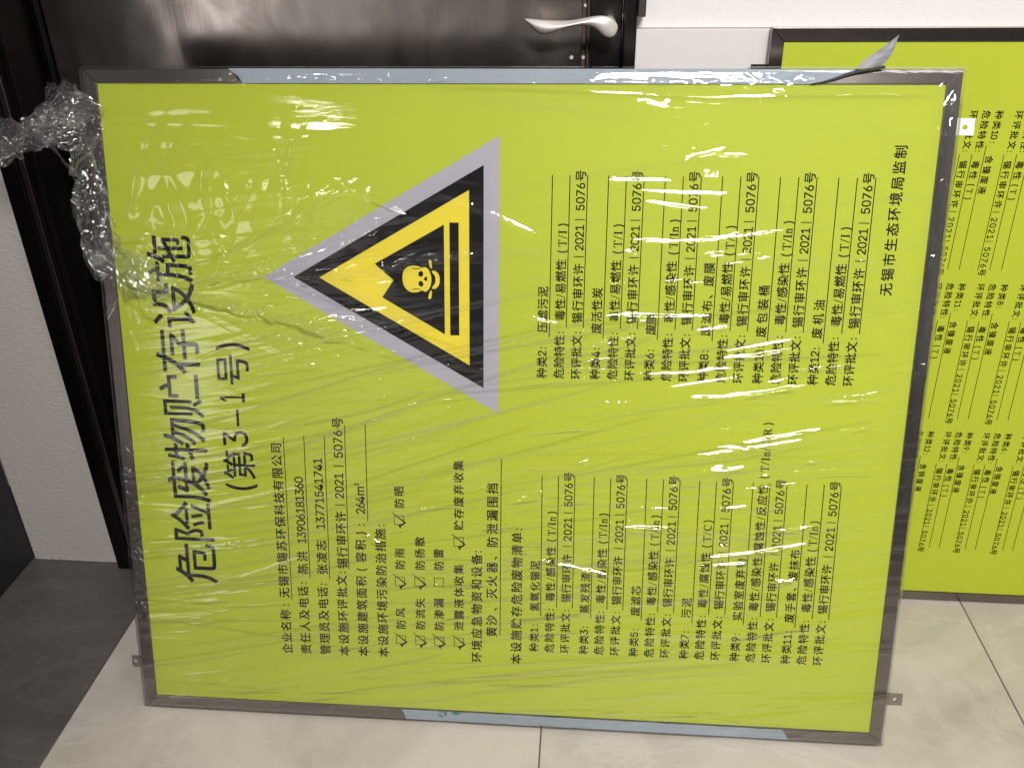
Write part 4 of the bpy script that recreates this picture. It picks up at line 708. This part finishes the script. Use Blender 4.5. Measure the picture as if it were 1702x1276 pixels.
# ---------------------------------------------------------------- clear stretch film over the first sign
NU, NV = 806, 680
uu = np.linspace(-.004, 1.204, NU); vv = np.linspace(-.003, 1.0125, NV)
U, Vv = np.meshgrid(uu, vv)
Hh = np.zeros_like(U); Ly = np.zeros_like(U); Cr = np.zeros_like(U)
du, dv = uu[1] - uu[0], vv[1] - vv[0]
def field_angle(u, v):
    a = 6 + 11 * math.exp(-(((u - .45) / .22) ** 2 + ((v - .50) / .16) ** 2)) + 4 * math.exp(-(((u - .25) / .2) ** 2 + ((v - .2) / .2) ** 2))
    if v > .85: a -= 8
    if u > .95: a += 3
    return a
def crease(u0, v0, ang, length, width, amp, bow=0, skew=0.0, lay=0.0, crease_shade=0.0):
    """one long fold: gaussian across, tapering along"""
    c, s = math.cos(ang), math.sin(ang); R = length / 2 + 3 * width
    ia, ib = int((u0 - abs(c) * R - 3 * width - uu[0]) / du), int((u0 + abs(c) * R + 3 * width - uu[0]) / du) + 2
    ja, jb = int((v0 - abs(s) * R - 3 * width - abs(bow) - vv[0]) / dv), int((v0 + abs(s) * R + 3 * width + abs(bow) - vv[0]) / dv) + 2
    ia, ib, ja, jb = max(ia, 0), min(ib, NU), max(ja, 0), min(jb, NV)
    if ia >= ib or ja >= jb: return
    x = U[ja:jb, ia:ib] - u0; z = Vv[ja:jb, ia:ib] - v0
    t = (x * c + z * s) / (length / 2); w = (-x * s + z * c) - bow * (t * t - .3)
    env = np.clip(1 - t * t, 0, 1) ** 1.2
    wd = width * (1 + .5 * np.abs(t))
    g = np.exp(-(w / wd) ** 2)
    if skew: g = g * (1 + skew * np.tanh(w / wd * 2))
    Hh[ja:jb, ia:ib] += amp * env * g
    if crease_shade: Cr[ja:jb, ia:ib] = np.maximum(Cr[ja:jb, ia:ib], crease_shade * env ** .4 * g)
    if lay: Ly[ja:jb, ia:ib] = np.maximum(Ly[ja:jb, ia:ib], lay * env * g)
R_ = random.Random(5)
def calm(u, v):
    if v > .78 and u > .3: return .12
    return (.35 if v > .62 else (.8 if v > .45 else 1.25)) if u > .5 else 1.0
D = math.radians
# broad soft swells, medium folds, fine sharp streaks
for _ in range(90):
    u, v = R_.uniform(0, 1.2), R_.uniform(.02, .99)
    crease(u, v, D(field_angle(u, v) + R_.gauss(0, 6)), R_.uniform(.25, .7), R_.uniform(.010, .022), R_.choice((-1, 1)) * R_.uniform(.0003, .0008) * calm(u, v), R_.uniform(-.015, .015), .3)
for _ in range(300):
    u, v = R_.uniform(0, 1.2), R_.uniform(.0, 1.0)
    if v > .84 and R_.random() < .55: continue
    crease(u, v, D(field_angle(u, v) + R_.gauss(0, 4)), R_.uniform(.12, .55), R_.uniform(.0032, .0065), R_.choice((-1, 1, 1)) * R_.uniform(.0002, .0009) * calm(u, v), R_.uniform(-.010, .010), .4, max(0, R_.uniform(-.25, .30)))
for _ in range(620):
    u, v = R_.uniform(0, 1.2), R_.uniform(.0, 1.0)
    if v > .86 and R_.random() < .7: continue
    if u < .4 and v > .7 and R_.random() < .8: continue
    a = R_.uniform(.00018, .00055) * calm(u, v)
    crease(u, v, D(field_angle(u, v) + R_.gauss(0, 5)), R_.uniform(.05, .40), R_.uniform(.0017, .0026), a, R_.uniform(-.008, .008), .5, R_.choice((0, 0, 0, .25)))
# steep, broad folds in the upper left corner
for _ in range(46):
    u = R_.uniform(.03, .42); v = R_.uniform(.74, .90)
    crease(u, v, D(R_.choice((R_.uniform(60, 80), R_.uniform(95, 120)))), R_.uniform(.08, .20), R_.uniform(.005, .012), R_.choice((-1, 1)) * R_.uniform(.0003, .0008), R_.uniform(-.02, .02), .3, R_.uniform(0, .35))
for _ in range(30):
    u = R_.uniform(1.02, 1.17); v = R_.uniform(.55, .95)
    crease(u, v, D(R_.uniform(95, 150)), R_.uniform(.08, .25), R_.uniform(.006, .012), R_.choice((-1, 1)) * R_.uniform(.0003, .0007), R_.uniform(-.02, .02), .3)
# long sharp creases with shade and glare painted along them as thin lines
for k in range(60):      # tight bright wrinkles over the lower right half
    u, v = R_.uniform(.50, 1.12), R_.choice((R_.uniform(.20, .50), R_.uniform(.48, .66)))
    crease(u, v, D(R_.gauss(7, 3)), R_.uniform(.04, .22), R_.uniform(.0015, .0022), R_.uniform(.0007, .0015), R_.uniform(-.004, .004), .4, R_.uniform(0, .3))
for k in range(160):
    u, v = R_.uniform(.05, 1.0) ** 1.25, R_.uniform(.03, .66)
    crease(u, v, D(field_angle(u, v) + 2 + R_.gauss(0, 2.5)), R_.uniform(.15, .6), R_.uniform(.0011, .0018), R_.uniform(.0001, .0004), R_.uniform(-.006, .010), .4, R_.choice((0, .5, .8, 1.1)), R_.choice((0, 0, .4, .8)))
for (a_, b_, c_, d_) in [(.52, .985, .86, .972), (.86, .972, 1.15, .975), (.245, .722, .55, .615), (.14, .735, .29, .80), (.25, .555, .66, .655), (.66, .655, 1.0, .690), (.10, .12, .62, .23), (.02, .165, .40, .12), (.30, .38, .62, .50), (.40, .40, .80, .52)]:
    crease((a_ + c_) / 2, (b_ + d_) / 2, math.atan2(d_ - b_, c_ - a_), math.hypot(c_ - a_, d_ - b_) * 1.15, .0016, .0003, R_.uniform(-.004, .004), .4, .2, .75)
# fan of folds pulled towards the knot at the left edge, and a second fan low on the right
for k in range(46):
    a = D(-28 + 62 * (k + R_.random()) / 46); L_ = R_.uniform(.10, .42)
    crease(.095 + math.cos(a) * L_ * .62, .690 + math.sin(a) * L_ * .62, a, L_, R_.uniform(.0022, .005), R_.uniform(.0002, .0006), R_.uniform(-.006, .006), .4, R_.choice((0, .2)))
for k in range(26):
    a = D(180 - 34 + 58 * (k + R_.random()) / 26); L_ = R_.uniform(.12, .40)
    crease(1.195 + math.cos(a) * L_ * .6, .335 + math.sin(a) * L_ * .6, a, L_, R_.uniform(.0022, .004), R_.uniform(.0002, .0004), R_.uniform(-.006, .006), .4)
# gathered bands: several film layers bunched along a line
def band(pts, width, lay, amp, n):
    for i in range(len(pts) - 1):
        (a, b), (c, d) = pts[i], pts[i + 1]; L_ = math.hypot(c - a, d - b); an = math.atan2(d - b, c - a)
        crease((a + c) / 2, (b + d) / 2, an, L_ * 1.7, width, amp * .6, 0, .4, lay)
        for _ in range(n):
            t = R_.random(); o = R_.gauss(0, width * .55)
            crease(a + (c - a) * t - math.sin(an) * o, b + (d - b) * t + math.cos(an) * o, an + D(R_.gauss(0, 16)), R_.uniform(.010, .05), R_.uniform(.0012, .0028), R_.uniform(.4, 1.0) * amp, R_.uniform(-.004, .004), .5, lay * R_.uniform(.6, 1.3))
band([(.095, .700), (.156, .682), (.242, .665), (.300, .650), (.352, .634)], .0065, .75, .0011, 34)
band([(.352, .634), (.42, .612), (.50, .600), (.58, .585)], .004, .32, .0006, 14)
band([(.100, .705), (.177, .716), (.250, .7217)], .009, .50, .0009, 26)
band([(.250, .7217), (.33, .722), (.407, .729), (.477, .748), (.56, .757)], .008, .40, .0008, 22)
band([(.56, .757), (.70, .762), (.85, .757), (1.0, .752), (1.12, .750)], .009, .26, .0005, 12)
band([(.12, .712), (.25, .745), (.34, .775), (.42, .79)], .0035, .30, .0005, 6)
band([(.30, .655), (.40, .66), (.52, .652), (.62, .655), (.74, .65)], .004, .26, .0005, 9)
band([(.60, .30), (.68, .31), (.76, .29), (.90, .31), (1.03, .36)], .012, .16, .0006, 14)
band([(.12, .30), (.25, .29), (.40, .285), (.55, .30)], .008, .14, .0005, 8)
band([(.56, .63), (.66, .64), (.78, .655), (.9, .66), (1.02, .668)], .006, .18, .0006, 10)
band([(.20, .996), (.5, .994), (.8, .993), (1.02, .99)], .004, .14, .0006, 26)
band([(.03, .735), (.06, .72), (.095, .70)], .022, .75, .0016, 60)
band([(1.192, .99), (1.192, .80), (1.190, .60)], .013, .55, .0007, 60)
band([(1.190, .60), (1.190, .50), (1.188, .40)], .010, .22, .0006, 30)
band([(.010, .97), (.012, .90), (.010, .80)], .008, .30, .0005, 30)
# crumples round the knot
for _ in range(70):
    u, v = R_.gauss(.06, .028), R_.gauss(.705, .030)
    crease(u, v, D(R_.uniform(-80, 60)), R_.uniform(.008, .04), R_.uniform(.0012, .003), R_.uniform(.0004, .0013), 0, .4, R_.uniform(.2, .8))
for _ in range(60):
    u, v = R_.uniform(-.004, .03), R_.uniform(.16, .45)
    crease(u, v, D(R_.uniform(-60, 60)), R_.uniform(.006, .02), R_.uniform(.0010, .002), R_.uniform(.0002, .0006), 0, .4, .15)
for (a_, b_, c_, d_) in [(0.5090, 0.8449, 0.6543, 0.7840), (0.4097, 0.8355, 0.4525, 0.8134), (0.9556, 0.4912, 1.0774, 0.5180), (0.8698, 0.4642, 1.1217, 0.5167), (0.8717, 0.4303, 0.9380, 0.4431), (0.8885, 0.4451, 0.9601, 0.4532), (0.9840, 0.3190, 1.0961, 0.3462), (0.8789, 0.3015, 1.0210, 0.3255), (0.8976, 0.2914, 0.9825, 0.3031), (1.0084, 0.2696, 1.0507, 0.2795), (1.0078, 0.3570, 1.0767, 0.3656), (0.7383, 0.3528, 0.8463, 0.3514), (0.6452, 0.4404, 0.7207, 0.4544), (0.6034, 0.1877, 0.7762, 0.2170), (0.6257, 0.3992, 0.6929, 0.4123), (0.6586, 0.2918, 0.7890, 0.2675), (0.7100, 0.6735, 0.9071, 0.6758), (0.7044, 0.6558, 0.8242, 0.6715), (0.6302, 0.6718, 0.6783, 0.6596), (0.8853, 0.7823, 0.9974, 0.7995), (0.7686, 0.7789, 0.9018, 0.7825), (0.8959, 0.6108, 1.0453, 0.6373), (0.9507, 0.5595, 1.0263, 0.5751), (0.9166, 0.5558, 1.0386, 0.5799), (0.7741, 0.8492, 0.9059, 0.8449), (0.7355, 0.8619, 0.8312, 0.8628), (0.7830, 0.8354, 0.8828, 0.8226), (0.8462, 0.8878, 0.8938, 0.9049), (0.8539, 0.8950, 0.9348, 0.8956), (0.8702, 0.8680, 0.8945, 0.8690), (0.4138, 0.3065, 0.3764, 0.3301), (0.7773, 0.9671, 0.8180, 0.9594), (0.6872, 0.9925, 0.9123, 0.9867), (0.3585, 0.8600, 0.4611, 0.8109), (0.9579, 0.9791, 0.9776, 0.9792), ]:
    L_ = math.hypot(c_ - a_, d_ - b_); an = math.atan2(d_ - b_, c_ - a_)
    crease((a_ + c_) / 2, (b_ + d_) / 2, an, L_ * 1.25, .0021, .00085 * (2.6 - 1.85 * min(1, (b_ + d_) / 2)), R_.uniform(-.003, .003), .3, .1)
    crease((a_ + c_) / 2, (b_ + d_) / 2 - .004, an, L_ * 1.1, .0050, .0006 * (2.3 - 1.9 * min(1, (b_ + d_) / 2)), 0, .3)
    for _ in range(5):
        t = R_.random(); crease(a_ + (c_ - a_) * t, b_ + (d_ - b_) * t + R_.gauss(0, .004), an + D(R_.gauss(0, 5)), L_ * R_.uniform(.2, .5), R_.uniform(.0016, .0026), R_.uniform(.0003, .0006) * (2.2 - 1.7 * min(1, (b_ + d_) / 2)), 0, .4)
Hh = Hh - Hh.mean()
Hh = np.clip(Hh, -.0016, .006)
# rolls back over the four edges
def edge(d, r): return -np.where(d < r, (1 - np.sqrt(np.clip(1 - (1 - np.clip(d, 0, r) / r) ** 2, 0, 1))) * r * .55, 0)
Yf = -(.0042 + Hh) - edge(U - uu[0], .006) - edge(uu[-1] - U, .006) - edge(Vv - vv[0], .006) - edge(vv[-1] - Vv, .010)
Xf = U.copy(); Zf = Vv.copy()
co = np.stack([Xf, Yf, Zf], -1).reshape(-1, 3)
idx = np.arange(NU * NV).reshape(NV, NU)
quads = np.stack([idx[:-1, :-1], idx[:-1, 1:], idx[1:, 1:], idx[1:, :-1]], -1).reshape(-1, 4)
# wrap: a short return round each edge to behind the frame
ring = np.concatenate([idx[0, :], idx[1:, -1], idx[-1, -2::-1], idx[-2:0:-1, 0]])
back = co[ring].copy(); back[:, 1] = .012 + .002 * RNG.random(len(ring))
co = np.concatenate([co, back]); bi = NU * NV + np.arange(len(ring))
rq = np.stack([ring, bi, np.roll(bi, -1), np.roll(ring, -1)], -1)
quads = np.concatenate([quads, rq])
lay = np.concatenate([np.clip(Ly, 0, 1).reshape(-1), np.full(len(ring), .3)])
crease_shade_ = np.concatenate([np.clip(Cr, 0, 1).reshape(-1), np.zeros(len(ring))])
def np_mesh(name, co, quads, lay):
    me = bpy.data.meshes.new(name)
    me.vertices.add(len(co)); me.vertices.foreach_set('co', co.astype(np.float32).ravel())
    nq = len(quads); me.loops.add(nq * 4); me.loops.foreach_set('vertex_index', quads.astype(np.int32).ravel())
    me.polygons.add(nq); me.polygons.foreach_set('loop_start', np.arange(0, nq * 4, 4, dtype=np.int32)); me.polygons.foreach_set('loop_total', np.full(nq, 4, np.int32))
    me.polygons.foreach_set('use_smooth', np.ones(nq, bool))
    me.update(calc_edges=True)
    a = me.attributes.new('layers', 'FLOAT', 'POINT'); a.data.foreach_set('value', lay.astype(np.float32))
    return me
film_me = np_mesh('stretch_film', co, quads, lay)
film_me.attributes.new('crease_shade', 'FLOAT', 'POINT').data.foreach_set('value', crease_shade_.astype(np.float32))
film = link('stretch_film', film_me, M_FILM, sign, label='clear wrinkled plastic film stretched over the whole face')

# loose twisted ends of the film at the left edge
def ridged(t, s, seed, n=4):
    r = np.random.default_rng(seed); h = np.zeros_like(t)
    for k in range(n):
        f = 1.6 ** k * .55; a = r.uniform(0, math.pi); ph = r.uniform(0, 6.28)
        h += (np.abs(np.sin((t * math.cos(a) + s * math.sin(a)) * f * 3 + ph + 1.2 * np.sin(t * f * 1.3 + k))) - .5) / f ** .75
    return h
def strand(pts, widths, seed, amp=.006, layers=.5, res=.0011, twist=2.0, depth=-.006):
    pts = np.array(pts, float); n0 = len(pts)
    # smooth the path
    tt = np.linspace(0, n0 - 1, 400); path = np.stack([np.interp(tt, range(n0), pts[:, k]) for k in range(2)], -1)
    ker = np.ones(41) / 41; pad = np.pad(path, ((20, 20), (0, 0)), mode='edge'); path = np.stack([np.convolve(pad[:, k], ker, 'valid') for k in range(2)], -1)
    wid = np.interp(tt, np.linspace(0, n0 - 1, len(widths)), widths)
    seg = np.hypot(*np.diff(path, axis=0).T); S_ = np.concatenate([[0], np.cumsum(seg)]); L_ = S_[-1]
    n = max(12, int(L_ / res)); m = max(10, int(max(widths) * 1.6 / res))
    q = np.linspace(0, L_, n); px = np.interp(q, S_, path[:, 0]); pz = np.interp(q, S_, path[:, 1]); w = np.interp(q, S_, wid)
    tx = np.gradient(px); tz = np.gradient(pz); l = np.hypot(tx, tz) + 1e-9; tx /= l; tz /= l
    T_, S2 = np.meshgrid(q / .03, np.linspace(-1, 1, m), indexing='ij')
    s = np.linspace(-1, 1, m)[None, :]
    amp = amp * .8
    h1 = ridged(T_, S2 * (w[:, None] / .03) * 1.2, seed); h2 = ridged(T_, S2 * (w[:, None] / .03), seed + 50); h3 = ridged(T_, S2 * .7, seed + 90)
    an = twist * np.sin(q / L_ * 5 + seed)[:, None] * .5
    off = s * w[:, None] * .5 * (1 + .25 * ridged(T_, S2 * 0 + 1.0, seed + 7))
    X = px[:, None] - tz[:, None] * (off * np.cos(an) + h2 * amp * .45) + tx[:, None] * h3 * amp * .3
    Z = pz[:, None] + tx[:, None] * (off * np.cos(an) + h2 * amp * .45) + tz[:, None] * h3 * amp * .3
    Y = depth + off * np.sin(an) * .5 - h1 * amp
    co = np.stack([X, Y, Z], -1).reshape(-1, 3); ii = np.arange(n * m).reshape(n, m)
    qd = np.stack([ii[:-1, :-1], ii[:-1, 1:], ii[1:, 1:], ii[1:, :-1]], -1).reshape(-1, 4)
    return co, qd, np.full(len(co), layers) * np.clip(.6 + .5 * h1.reshape(-1), .1, 1.3)
def bundle(name, specs, label):
    C_, Q_, Lx = [], [], []; n = 0
    for sp in specs:
        c, q, l = strand(*sp[:3], **sp[3]); C_.append(c); Q_.append(q + n); Lx.append(l); n += len(c)
    return link(name, np_mesh(name, np.concatenate(C_), np.concatenate(Q_), np.concatenate(Lx)), M_FILM_CR, sign, label=label)
bundle('film_tail', [
    ([(.030, .955), (.008, .952), (-.018, .948), (-.045, .938), (-.075, .925)], [.020, .075, .085, .075, .05], 63, dict(amp=.0028, layers=.12, depth=-.007)),
    ([(.012, .925), (.000, .905), (-.010, .885), (-.018, .860)], [.050, .046, .035, .02], 67, dict(amp=.0028, layers=.12, depth=-.008)),
    ([(.004, .966), (-.030, .958), (-.062, .945), (-.100, .922), (-.140, .900), (-.20, .870)], [.045, .062, .055, .050, .055, .05], 3, dict(amp=.0065, layers=.45)),
    ([(.000, .950), (-.030, .940), (-.066, .926), (-.105, .905), (-.20, .865)], [.035, .045, .040, .045, .05], 8, dict(amp=.006, layers=.4, depth=-.014)),
    ([(-.085, .945), (-.060, .925), (-.040, .895), (-.018, .868), (-.012, .850)], [.010, .012, .010, .008, .006], 14, dict(amp=.003, layers=.8, depth=-.018)),
], 'loose twisted film pulled off to the left from the top corner')
bundle('film_strand', [
    ([(-.008, .868), (-.0235, .850), (-.0275, .815), (-.0230, .780), (-.012, .745), (.004, .712)], [.006, .010, .014, .018, .022, .014], 21, dict(amp=.0035, layers=.6)),
    ([(.006, .910), (.009, .880), (.016, .850), (.022, .815), (.034, .790)], [.007, .009, .008, .007, .004], 26, dict(amp=.0030, layers=.7, depth=-.012)),
    ([(-.004, .87), (-.006, .83), (-.001, .79), (.010, .745), (.02, .725)], [.030, .042, .046, .050, .045], 31, dict(amp=.003, layers=.22, depth=-.004)),
], 'crumpled strand of film hanging down the left edge')
bundle('film_knot', [
    ([(-.004, .762), (.020, .758), (.046, .738), (.072, .714), (.092, .698), (.104, .690)], [.050, .055, .050, .040, .028, .012], 41, dict(amp=.0036, layers=.42, depth=-.009)),
    ([(.004, .738), (.030, .716), (.052, .702), (.075, .694)], [.030, .044, .040, .02], 47, dict(amp=.003, layers=.35, depth=-.011)),
    ([(.078, .704), (.082, .696), (.086, .684)], [.006, .010, .006], 52, dict(amp=.002, layers=1.0, depth=-.016, res=.0007)),
], 'bunched knot of film on the left edge of the sheet')
